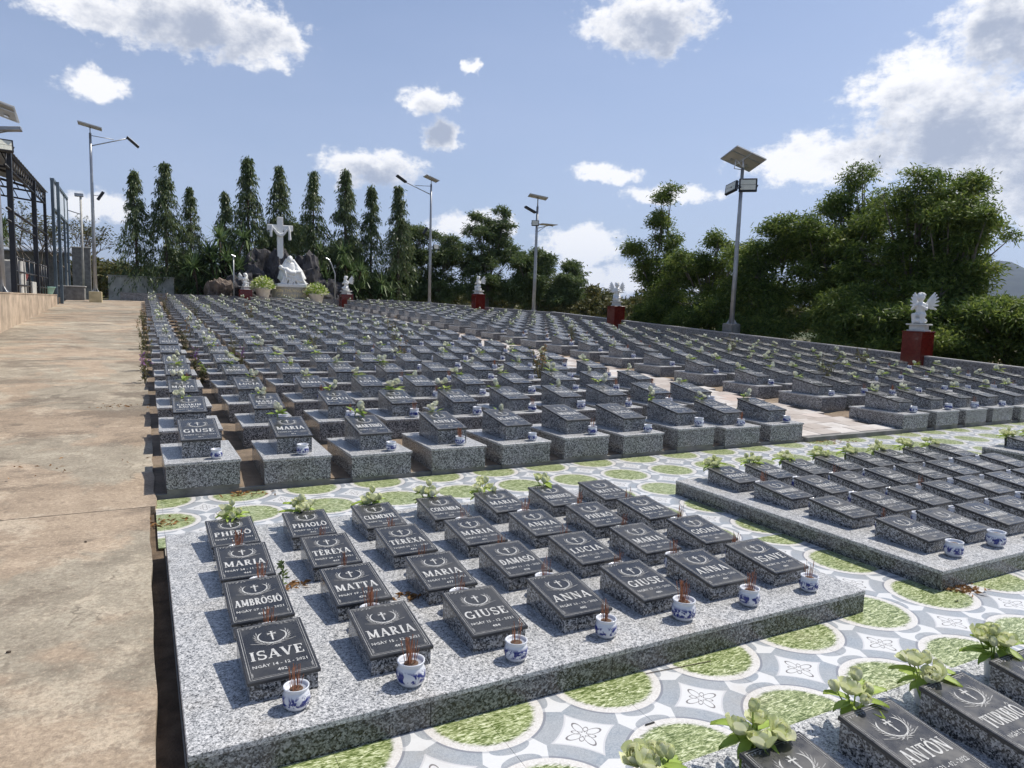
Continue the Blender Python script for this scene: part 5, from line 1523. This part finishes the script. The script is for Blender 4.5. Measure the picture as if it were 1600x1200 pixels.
def broad(seed, lobes, n_tuft, per, L, W, mat, trunk_h, tr=.16, droop=.55):
    """feathery broadleaf: lobes = [(x,y,z,rx,ry,rz)], tufts of narrow drooping leaves on limbs"""
    rr = np.random.default_rng(seed); tk = MB(); rd = random.Random(seed)
    fork = Vector((0, 0, trunk_h))
    tk.tube([(0, 0, -.4), (rd.uniform(-.1, .1), rd.uniform(-.1, .1), trunk_h * .5), fork], [tr * 1.25, tr, tr * .85], 9)
    big_l = lobes; lobes = []
    for (x, y, z, rx, ry, rz) in big_l:                    # break every bough into overlapping clumps
        lobes.append((x, y, z, rx * .7, ry * .7, rz * .7, 1))
        for _ in range(5 if rx > .7 else 3):
            a = rd.uniform(0, 6.283); e = rd.uniform(-.5, 1.2); k = rd.uniform(.32, .5)
            lobes.append((x + rx * .8 * math.cos(a) * math.cos(e), y + ry * .8 * math.sin(a) * math.cos(e), z + rz * .85 * math.sin(e), max(.28, rx * k), max(.28, ry * k), max(.2, rz * k * .8), 0))
    vol = np.array([l[3] * l[4] * l[5] for l in lobes]) ** .62; vol = vol / vol.sum()
    P = []; D = []; S = []
    for li, (x, y, z, rx, ry, rz, main) in enumerate(lobes):
        c = Vector((x, y, z)); mid = fork.lerp(c, .55) + Vector((rd.uniform(-.25, .25), rd.uniform(-.25, .25), .2))
        tk.tube([fork, mid, c] if main else [c.lerp(fork, .35), c.lerp(fork, .15), c], [tr * .34, tr * .2, tr * .06] if main else [tr * .2, tr * .13, tr * .06], 6)
        nt_ = max(4, int(n_tuft * vol[li]))
        dirs = rr.normal(size=(nt_, 3)); dirs[:, 2] = np.where(rr.random(nt_) < .72, np.abs(dirs[:, 2]), dirs[:, 2]); dirs = unit(dirs); rad = rr.random((nt_, 1)) ** .38
        rad = rad * (0.78 + .42 * rr.random((nt_, 1)))
        ctr = np.array([[x, y, z]]) + dirs * rad * np.array([[rx, ry, rz]])
        for q in range(nt_):
            if q % 3 == 0: tk.tube([c.lerp(Vector(ctr[q]), .1), c.lerp(Vector(ctr[q]), .6) + Vector((0, 0, .08)), Vector(ctr[q])], [tr * .14, tr * .08, tr * .04], 4, 0, False)
            m_ = int(rr.integers(int(per * .6), int(per * 1.4)))
            out = dirs[q] * .8 + np.array([0, 0, .25])
            base = ctr[q] + rr.normal(size=(m_, 3)) * np.array([[.16, .16, .10]])
            P.append(base); D.append(out + rr.normal(size=(m_, 3)) * .55 - np.array([[0, 0, droop]]))
    P = np.concatenate(P); D = np.concatenate(D); n = len(P)
    V, Q = leaves(P, D, rr.uniform(.6, 1.25, n) * L, rr.uniform(.7, 1.25, n) * W)
    return (tk.mesh('trunk', ['bark_grey']), np_mesh('crown', V, Q, [mat]))


# the big feathery trees beyond the right wall (x along the wall view, lobes relative to the trunk)
BR = [
    ((20.3, 24.9), [(0, 0, 2.0, 1.0, 1.0, .9), (-.5, .1, 3.1, .75, .7, .7), (.4, 0, 3.9, .6, .6, .7), (.1, .1, 5.0, .5, .5, .7), (.3, 0, 6.0, .38, .38, .6), (-1.1, .3, 3.7, .45, .45, .4), (.9, -.4, 2.6, .8, .8, .7)], 150, 1.6, 'slender feathery tree with a tall thin spire, right of the far statue'),
    ((20.0, 21.4), [(0, 0, 1.8, 1.5, 1.4, 1.1), (.6, -.4, 3.1, 1.1, 1.1, .8), (-.5, .4, 3.2, .9, .9, .7), (.2, 0, 4.0, .7, .7, .5), (1.1, -.9, 3.6, .7, .7, .5), (-.4, 1.4, 2.6, 1.0, 1.0, .9), (-.3, 2.2, 1.8, 1.0, 1.0, .9)], 190, 1.4, 'low bushy feathery tree left of the tall double-panel lamp'),
    ((20.3, 18.6), [(0, 0, 1.9, 1.6, 1.6, 1.2), (-.3, .5, 3.3, 1.1, 1.1, .8), (.7, -.6, 3.5, 1.1, 1.0, .8), (.3, -.2, 4.3, .8, .8, .5)], 210, 1.5, 'yellow-green bushy tree directly behind the tall double-panel lamp'),
    ((20.9, 16.6), [(0, 0, 2.0, 1.6, 1.6, 1.3), (.2, .3, 3.6, 1.2, 1.2, .9), (.8, -.6, 4.4, .8, .8, .6), (-.4, .6, 4.3, .6, .6, .5)], 200, 1.7, 'dense feathery tree just right of the tall double-panel lamp'),
    ((22.6, 16.4), [(0, 0, 2.2, 1.7, 1.7, 1.4), (-.2, .4, 4.0, 1.2, 1.2, .9), (-.7, 1.0, 5.0, .8, .8, .7), (-.4, .9, 5.7, .55, .55, .6), (.9, -.7, 4.7, 1.0, 1.0, .8), (-.1, .7, 6.5, .4, .4, .4), (.2, .1, 5.0, .8, .8, .6), (.3, .0, 3.3, 1.6, 1.6, .9)], 210, 2.0, 'tall tree with two thin leaning leafy shoots above the thicket'),
    ((21.6, 13.9), [(0, 0, 2.2, 1.8, 1.8, 1.4), (.1, .1, 4.0, 1.5, 1.4, 1.0), (-.5, .7, 5.0, 1.0, 1.0, .7), (.5, -.4, 5.2, 1.1, 1.1, .7), (.2, .1, 5.9, .5, .5, .45), (1.1, -1.0, 5.5, .7, .7, .5), (1.3, -1.2, 4.2, .8, .8, .6), (0, .3, 3.0, 1.7, 1.7, .9), (-.6, .9, 3.3, 1.1, 1.1, .8), (.6, -.8, 3.2, 1.0, 1.0, .8)], 300, 2.0, 'tallest spreading feathery tree behind the nearest white statue'),
    ((21.6, 12.9), [(0, 0, 1.6, 1.2, 1.1, 1.1), (.1, -.2, 3.0, .9, .9, .6), (.15, -.75, 4.6, .5, .5, .35), (0, -.3, 3.9, .7, .7, .45), (-.3, .2, 4.6, .6, .6, .4)], 190, 1.6, 'feathery tree with a long side bough reaching right over the hills'),
    ((20.6, 10.6), [(0, 0, 1.0, 1.4, 1.4, .9), (.3, -.3, 1.9, 1.0, 1.0, .6), (-.3, .6, 1.7, 1.0, 1.0, .6)], 190, .8, 'low leafy shrub behind the wall near the right edge'),
    ((20.2, 8.9), [(0, 0, 1.0, 1.4, 1.4, .9), (.2, 0, 1.7, 1.0, 1.0, .55)], 150, .8, 'low leafy shrub at the right edge of the picture'),
    ((19.3, 14.5), [(0, 0, .8, 1.2, 1.6, .8), (0, .6, 1.7, .9, 1.0, .7), (0, -.8, 1.4, .8, .9, .6)], 170, .7, 'drooping shrub hanging over the wall behind the nearest statue'),
    ((19.2, 12.2), [(0, 0, .8, 1.0, 1.4, .8), (.1, .3, 1.5, .8, .9, .6)], 140, .6, 'leafy shrub just right of the nearest statue'),
    ((19.3, 17.6), [(0, 0, .9, 1.0, 1.7, .9), (.2, .8, 1.9, .9, 1.0, .7)], 150, .7, 'shady shrub behind the wall at the foot of the tall lamp'),
    ((19.3, 20.6), [(0, 0, .9, 1.0, 1.7, .9), (.2, -.6, 1.7, .9, 1.0, .7)], 140, .7, 'shady shrub behind the wall left of the tall lamp foot'),
    ((19.2, 23.0), [(0, 0, .7, .9, 1.4, .8), (.1, .6, 1.3, .8, .9, .5)], 130, .6, 'leafy shrub at the foot of the slender spire tree'),
]
for k, ((x, y), lobes, nt_, th, lab) in enumerate(BR):
    g = tz(y) - .35
    tr_, cr_ = broad(100 + k, lobes, int(nt_ * 1.9), 76, .165, .042, 'leaf_broad', th * .8)
    tree_thing('feathery_tree' if th > 1 else 'shrub', lab, 'tree' if th > 1 else 'shrub', (x, y, g), (tr_,), cr_, 'trees beyond the right wall', 0, 1.0)

MD = [((17.6, 44.5), [(0, 0, 1.6, 2.1, 1.6, 1.4), (-.4, 0, 3.3, 1.9, 1.4, 1.2), (-1.2, 0, 4.7, 1.0, .9, .7), (.9, 0, 4.1, 1.2, 1.0, .8), (2.0, 0, 3.0, 1.1, 1.0, .9)], 300, 1.4, 'leafy tree just right of the thin street lamp'),
      ((20.4, 42.6), [(0, 0, 1.6, 2.2, 1.7, 1.4), (0, 0, 3.4, 1.7, 1.3, 1.1), (-.7, 0, 5.0, 1.0, .9, .8), (.6, 0, 5.5, 1.1, .9, .8), (1.0, 0, 6.4, .55, .5, .45), (-.9, 0, 6.0, .5, .4, .35), (.9, 0, 4.5, 1.2, 1.0, .8), (1.7, 0, 3.6, 1.0, 1.0, .8)], 330, 1.8, 'open-crowned tree with forked top between the far lamps'),
      ((22.9, 40.6), [(0, 0, 1.3, 2.0, 1.5, 1.2), (0, 0, 2.7, 1.7, 1.3, 1.0), (.4, 0, 3.7, .9, .8, .6), (-.9, 0, 3.3, .8, .8, .6)], 280, 1.2, 'round leafy tree behind the corner lamp'),
      ((25.0, 40.0), [(0, 0, 1.0, 1.7, 1.3, 1.0), (.2, 0, 2.2, 1.2, 1.1, .8), (.3, 0, 3.1, .6, .6, .5)], 200, .9, 'low tree right of the corner lamp'),
      ((15.4, 44.8), [(0, 0, 1.4, 1.5, 1.3, 1.2), (.2, 0, 3.0, 1.2, 1.0, 1.0), (.3, 0, 4.6, .9, .8, .7)], 220, 1.3, 'leafy tree behind the thin street lamp and last narrow tree'),
      ((2.2, 47.5), [(0, 0, 1.3, 1.7, 1.2, 1.0), (.2, 0, 2.4, 1.3, 1.0, .8)], 150, .9, 'green shrub thicket behind the second and third narrow trees'),
      ((7.6, 46.5), [(0, 0, 1.6, 2.3, 1.3, 1.4), (0, 0, 3.4, 1.8, 1.2, 1.2), (1.2, 0, 4.4, .9, .9, .7)], 260, 1.2, 'dark leafy tree filling the space behind the cross'),
      ((11.4, 46.0), [(0, 0, 1.6, 2.5, 1.3, 1.4), (0, 0, 3.2, 2.0, 1.2, 1.1)], 240, 1.2, 'dark leafy tree behind the right-hand narrow trees')]
for k, ((x, y), lobes, nt_, th, lab) in enumerate(MD):
    tr_, cr_ = broad(200 + k, lobes, int(nt_ * 1.7), 52, .24, .062, 'leaf_mid', th * .8)
    tree_thing('leafy_tree', lab, 'tree', (x, y, tz(y) - .3), (tr_,), cr_, 'trees beyond the back corner')


def strap_bush(seed, n_ros, spread, hgt):
    """clump of spiky strap-leaved rosettes on stems"""
    rr = np.random.default_rng(seed); V = []; Q = []; tk = MB()
    for r in range(n_ros):
        a = rr.random() * 6.283; rad = spread * rr.random() ** .6
        c = np.array([math.cos(a) * rad, math.sin(a) * rad * .8, hgt * rr.uniform(.25, 1.0)])
        tk.tube([(c[0] * .3, c[1] * .3, -.2), tuple(c * .7), tuple(c)], [.05, .04, .03], 6)
        for q in range(46):
            th_ = rr.random() * 6.283; e = rr.uniform(-.5, 1.3); L = rr.uniform(.5, .85); w_ = .06
            d = np.array([math.cos(th_) * math.cos(e), math.sin(th_) * math.cos(e), math.sin(e)]); s_ = np.array([-math.sin(th_), math.cos(th_), 0]) * w_ / 2
            p0 = c; p1 = c + d * L * .5 + np.array([0, 0, .02]); p2 = c + d * L + np.array([0, 0, -.16 * L * (1.4 - e)])
            o_ = len(V); V += [p0 - s_ * .6, p0 + s_ * .6, p1 + s_, p1 - s_, p2 + s_ * .15, p2 - s_ * .15]; Q += [(o_, o_ + 1, o_ + 2, o_ + 3), (o_ + 3, o_ + 2, o_ + 4, o_ + 5)]
    return (tk.mesh('stems', ['bark']), np_mesh('foliage', np.array(V), np.array(Q), ['leaf_strap']))


SB = [strap_bush(1, 20, 1.15, 2.6), strap_bush(2, 16, 1.0, 2.2), strap_bush(3, 12, .9, 1.5)]
for (x, y, k, s_, lab) in ((4.0, 42.3, 0, 1.45, 'large spiky strap-leaved bush left of the cross'), (2.9, 41.9, 2, 1.25, 'low spiky bush above the brown boulder'), (9.6, 42.4, 0, 1.25, 'tall spiky bush right of the statue group'), (11.2, 42.2, 1, 1.2, 'spiky bush above the praying winged statue'), (12.9, 42.0, 2, 1.2, 'low spiky bush under the eighth and ninth narrow trees'), (5.0, 42.6, 1, 1.15, 'spiky bush close behind the left winged statue')):
    t = thing('strap_leaf_bush', lab, 'bush', (x, y, tz(y)), (0, 0, x), 'spiky bushes by the monument', s_); obj('stems', SB[k][0], t); obj('foliage', SB[k][1], t)
t = thing('strap_leaf_bush', 'spiky green plant in front of the pavilion column', 'bush', (-3.75, 25.3, 2.9), (0, 0, 1), 'spiky bushes by the monument', .55); obj('stems', SB[2][0], t); obj('foliage', SB[2][1], t)

# bare thorny shrubs on the left
def bare(seed):
    rd = random.Random(seed); tk = MB(); P = []; D = []
    def grow(p, d, L, r_, lv):
        q = p + d * L; tk.tube([p, p.lerp(q, .5) + Vector((rd.uniform(-.05, .05), rd.uniform(-.05, .05), 0)) * L, q], [r_, r_ * .8, r_ * .6], 5, 0, False)
        if lv == 0:
            for _ in range(4): P.append(q + Vector((rd.gauss(0, .08), rd.gauss(0, .08), rd.gauss(0, .08)))); D.append(Vector((rd.gauss(0, 1), rd.gauss(0, 1), -.3)))
            return
        for _ in range(3): grow(q, (d + Vector((rd.gauss(0, .45), rd.gauss(0, .45), rd.uniform(-.1, .35)))).normalized(), L * rd.uniform(.6, .85), r_ * .6, lv - 1)
    for _ in range(3): grow(Vector((rd.uniform(-.3, .3), rd.uniform(-.3, .3), -.1)), Vector((rd.uniform(-.4, .4), rd.uniform(-.4, .4), 1)).normalized(), 1.1, .05, 4)
    V, Q = leaves(np.array(P), np.array(D), np.full(len(P), .13), np.full(len(P), .05))
    return (tk.mesh('branches', ['twig']), np_mesh('leaves', V, Q, ['leaf_scrub']))


BS = [bare(1), bare(2)]
for (x, y, k, s_, lab) in ((-4.6, 44.5, 0, 1.35, 'tall bare-twigged shrub behind the grey gate posts'), (-2.7, 45.5, 1, 1.25, 'bare grey shrub behind the street lamp at the path end'), (-6.5, 36.5, 1, 1.2, 'bare twiggy shrub seen through the pavilion'), (-5.6, 31.5, 0, .8, 'small bare shrub inside the raised ground at left')):
    t = thing('bare_shrub', lab, 'shrub', (x, y, tz(y)), (0, 0, k), 'bare shrubs at left', s_); obj('branches', BS[k][0], t); obj('leaves', BS[k][1], t)

# scrub beyond the walls
SCR = [broad(300 + k, [(0, 0, .8, 1.6, 1.4, .8), (.5, 0, 1.5, 1.0, 1.0, .6), (-.7, 0, 1.3, .9, .9, .5)], 70, 30, .34, .10, 'leaf_scrub', .6) for k in range(3)]
rs = random.Random(11); scr = []
for k, (px_, dd) in enumerate([(880, 46), (905, 50), (930, 47), (955, 52), (975, 44), (990, 50), (1010, 42), (860, 55), (895, 62), (925, 68), (950, 74), (985, 66), (830, 60), (800, 66), (1015, 60), (760, 58), (700, 60), (650, 58), (600, 58), (330, 54), (290, 56), (250, 54), (195, 52), (170, 58), (150, 62), (120, 60), (225, 60)]):
    c = CRi @ np.array([(px_ - 800) / 1101, (480 - 600) / 1101, 1.0]); c = c / np.hypot(c[0], c[1]) * dd
    scr.append((px_, c[0], c[1], dd))
scr.sort()
for k, (px_, x, y, dd) in enumerate(scr):
    side = 'behind the left narrow trees' if px_ < 400 else ('behind the back trees' if px_ < 840 else 'beyond the right wall')
    s_ = rs.uniform(.85, 1.25) * (dd / 50)
    z = tz(y) - .4 - (max(0, math.hypot(x, y) - 60) * .03)
    if px_ > 840: z -= .6
    t = thing('scrub_bush', 'olive scrub bush, %s from the left, %s' % (ORD1[k] if k < 25 else ('second to last' if k == 25 else 'last'), side), 'bush', (x, y, z), (0, 0, k), 'far scrub bushes', s_)
    obj('trunk', SCR[k % 3][0], t); obj('crown', SCR[k % 3][1], t)

# distant forest belt and hills
def belt():
    rr = np.random.default_rng(77); n = 26000
    a = np.radians(rr.uniform(-25, 75, n)); d = rr.uniform(90, 260, n)
    x = np.sin(a) * d; y = np.cos(a) * d
    clump = np.sin(a * 57 * .9 + d * .05) * .5 + np.sin(a * 57 * 2.3 + 1.7) * .5
    hgt = (2.6 + 1.4 * clump) * rr.random(n) ** .7
    z0 = 1.52 - np.minimum(9, (d - 60) * .03) - .2
    P = np.stack([x, y, z0 + hgt], 1); D = rr.normal(size=(n, 3)); D[:, 2] = np.abs(D[:, 2]) * .6
    V, Q = leaves(P, D, rr.uniform(1.2, 2.4, n), rr.uniform(.7, 1.3, n))
    o = obj('far_woods', np_mesh('far_woods', V, Q, ['leaf_scrub'])); tag(o, 'belt of low woods far off beneath the sky', 'woods', None, 'stuff')


belt()
from mathutils import noise as mnoise
V = []; na, nr = 180, 8
for i in range(na + 1):
    a = R_(-40 + 150 * i / na)
    az_d = math.degrees(a)
    hgt = 120 * max(0, mnoise.fractal(Vector((az_d * .075, 3.3, 0)), .9, 2, 5) * .6 + .45) * (0.55 + .9 * max(0, math.sin(R_((az_d - 20) * 1.6))) if az_d > 20 else .5)
    hgt = max(hgt * .8, 222 * math.exp(-((az_d - 64.5) / 6.0) ** 4) * (1 + .06 * mnoise.noise(Vector((az_d * .8, 0, 7)))))
    for j in range(nr + 1):
        t = j / nr; d = 2300 + 900 * t
        prof_ = math.sin(math.pi * t * .5) ** 1.2
        V.append((math.sin(a) * d, math.cos(a) * d, -8 + prof_ * hgt * (1 + .15 * mnoise.noise(Vector((az_d * .5, t * 4, 1))))))
Q = [(i * (nr + 1) + j, (i + 1) * (nr + 1) + j, (i + 1) * (nr + 1) + j + 1, i * (nr + 1) + j + 1) for i in range(na) for j in range(nr)]
struct(obj('hills', np_mesh('hills', np.array(V), np.array(Q), ['hill_scrub'])))

# ------------------------------------------------------------------ weeds and litter
def weed(seed, hgt, flower):
    rr = np.random.default_rng(seed); mb = MB(); P = []; D = []
    for k in range(int(rr.integers(5, 10))):
        a = rr.random() * 6.28; le = rr.uniform(.05, .35); h_ = hgt * rr.uniform(.55, 1.0)
        tip = np.array([math.cos(a) * le * h_, math.sin(a) * le * h_, h_]); mb.tube([(0, 0, -.05), tuple(tip * [.35, .35, .55]), tuple(tip)], [.006, .004, .002], 4, 0, False)
        for q in range(14):
            u = rr.uniform(.15, 1.0); P.append(tip * u + rr.normal(size=3) * .015); D.append(rr.normal(size=3) + [0, 0, .4])
    n = len(P); V, Q = leaves(np.array(P), np.array(D), rr.uniform(.04, .09, n), rr.uniform(.012, .026, n))
    top = (np.array(P)[:, 2] > hgt * .55) & (rr.random(n) < .6)
    return (mb.mesh('stems', ['dry_stem']), np_mesh('leaves', V, Q, ['leaf_scrub', flower], top.astype(int)))


WD = [weed(1, .55, 'petal_purple'), weed(2, .7, 'dry_leaf'), weed(3, .45, 'leaf_lime'), weed(4, .6, 'leaf_scrub')]
rs = random.Random(21)
ws = [(0, 4, 0), (0, 5, 3), (1, 5, 0), (1, 4, 2), (0, 8, 1), (2, 5, 0), (2, 6, 3), (1, 7, 1), (0, 11, 3), (0, 13, 1), (4, 6, 3), (5, 8, 2), (6, 5, 1), (7, 7, 3), (3, 11, 2), (8, 3, 1), (9, 4, 3), (2, 14, 3), (4, 13, 1), (1, 15, 3), (6, 12, 3), (8, 9, 1), (3, 17, 2), (5, 18, 3), (1, 19, 1), (9, 13, 1), (7, 16, 3)]
for (c, r, k) in ws:
    x = .14 + .755 * c - .1 + rs.uniform(-.03, .03); y = 6.225 + 1.325 * r + rs.uniform(.2, .9)
    t = thing('weed', '%s weed growing in the gap beside raised tomb, %s row, %s from the path' % (['purple-flowered', 'dry brown', 'lime-leaved', 'wispy olive'][k], ORD[r], ORD1[c]), 'weed', (x, y, tz(y) + .03), (0, 0, rs.uniform(0, 6)), 'weeds among the tombs', rs.uniform(.8, 1.2))
    obj('stems', WD[k][0], t); obj('leaves', WD[k][1], t)
for (c, r) in ((3, 2), (5, 5), (7, 3), (2, 8)):
    x = 9.56 + .755 * c - .1; y = 6.225 + 1.325 * r + .4
    t = thing('weed', 'pale wispy weed beside raised tomb, %s row, %s from the paved aisle' % (ORD[r], ORD1[c]), 'weed', (x, y, tz(y) + .03), (0, 0, c), 'weeds among the tombs', 1.3)
    obj('stems', WD[3][0], t); obj('leaves', WD[3][1], t)


def litter(loc, n, rad, label, seed):
    rr = np.random.default_rng(seed)
    P = rr.normal(size=(n, 3)) * [rad, rad * .6, .004]; P[:, 2] = np.abs(P[:, 2]) + .004
    D = rr.normal(size=(n, 3)); D[:, 2] = np.abs(D[:, 2]) * .12
    V, Q = leaves(P, D, rr.uniform(.025, .06, n), rr.uniform(.010, .022, n))
    V[:, 2] = np.maximum(V[:, 2], .002)
    tag(obj('leaf_litter', np_mesh('leaf_litter', V, Q, ['dry_leaf']), None, loc), label, 'dry leaves', 'dry leaves blown together', 'stuff')


litter((4.33, 2.33, .001), 60, .07, 'dry brown leaves at the near corner of the second platform', 1)
litter((.70, 3.66, .126), 30, .05, 'dry leaves on the nearest platform between first and second columns', 2)
litter((1.20, 3.28, .126), 36, .05, 'dry leaves beside the third low tomb of the second row', 3)
litter((.72, 6.12, .001), 50, .10, 'dry leaves at the foot of the front raised tombs', 4)
litter((.08, 5.5, .001), 60, .10, 'dry leaves on the tiles beside the path edge', 5)
litter((7.9, 6.08, .001), 60, .2, 'dry leaves along the aisle kerb', 6)
rr_ = random.Random(3)
pbm = MB(); pbm.ball((0, 0, 0), (.012, .009, .006), 1)
for k, (x, y, lab) in enumerate([(-.55, 3.6, 'dark pebble on the path level with the nearest platform'), (-1.0, 4.3, 'pebble on the path left of the third tomb row'), (-.35, 5.1, 'dark pebble on the path just before the joint'), (-.8, 2.7, 'pebble lying on the path near the bottom left'), (-1.5, 5.4, 'pebble on the path near its left edge, just before the joint')]):
    tag(obj('pebble', pbm.mesh('pebble', ['bark']), None, (x, y, .05), (0, 0, k)), lab, 'pebble', 'pebbles on the path')
litter((-.7, 7.4, tz(7.4) + .046), 26, .35, 'few dry leaves scattered on the path beyond the joint', 8)
litter((-.25, 10.2, tz(10.2) + .047), 40, .18, 'dry leaves gathered on the path edge by the third row', 9)
# sprig standing in one pot, thin stick on the floor
t = thing('green_sprig', 'small green leafy sprig before the third-row tomb at left', 'sprig', (.60, 3.56, .125)); mb = MB(); mb.tube([(0, 0, 0), (0, 0, .16)], .003, 5); obj('stem', mb.mesh('stem', ['leaf_silk']), t)
n = 26; rr = np.random.default_rng(4); P = np.zeros((n, 3)); P[:, 2] = rr.uniform(.05, .17, n); D = rr.normal(size=(n, 3)); D[:, 2] += .8
V, Q = leaves(P, D, rr.uniform(.03, .045, n), rr.uniform(.012, .018, n)); obj('leaves', np_mesh('leaves', V, Q, ['leaf_mid']), t)
mb = MB(); mb.tube([(1.95, 2.345, .004), (2.30, 2.31, .004)], .0018, 5); tag(obj('thin_stick', mb.mesh('stick', ['bark'])), 'thin brown stick lying on the tiles along the nearest platform', 'stick')
mb = MB(); mb.bbox(1.70, 1.745, 2.03, 2.036, .001, .006, .001); tag(obj('floor_clip', mb.mesh('clip', ['lamp_black'])), 'tiny dark dash of a clip lying on the tiles', 'clip')

# raised earth behind the retaining wall
mb = MB(); mb.box(-9, -3.24, 9, 38.9, 1.3, 1.545); struct(obj('raised_bed', mb.mesh('raised_bed', ['soil'])))

# ------------------------------------------------------------------ the air between here and the hills
hz = MB(); hz.box(-4300, 4300, -4300, 4300, -12, 330)
hm = bpy.data.materials.new('haze'); hm.use_nodes = True; ht = hm.node_tree; ht.nodes.clear(); MAT['haze'] = hm
pv_ = nd(ht, 'ShaderNodeVolumePrincipled', {'Color': (0.52, 0.70, 1.0, 1), 'Density': 0.0001, 'Anisotropy': 0.2})
nd(ht, 'ShaderNodeOutputMaterial', {1: pv_.outputs[0]})
tag(obj('haze', hz.mesh('haze', ['haze'])), 'thin blue daylight haze over the whole scene', 'haze', None, 'stuff')
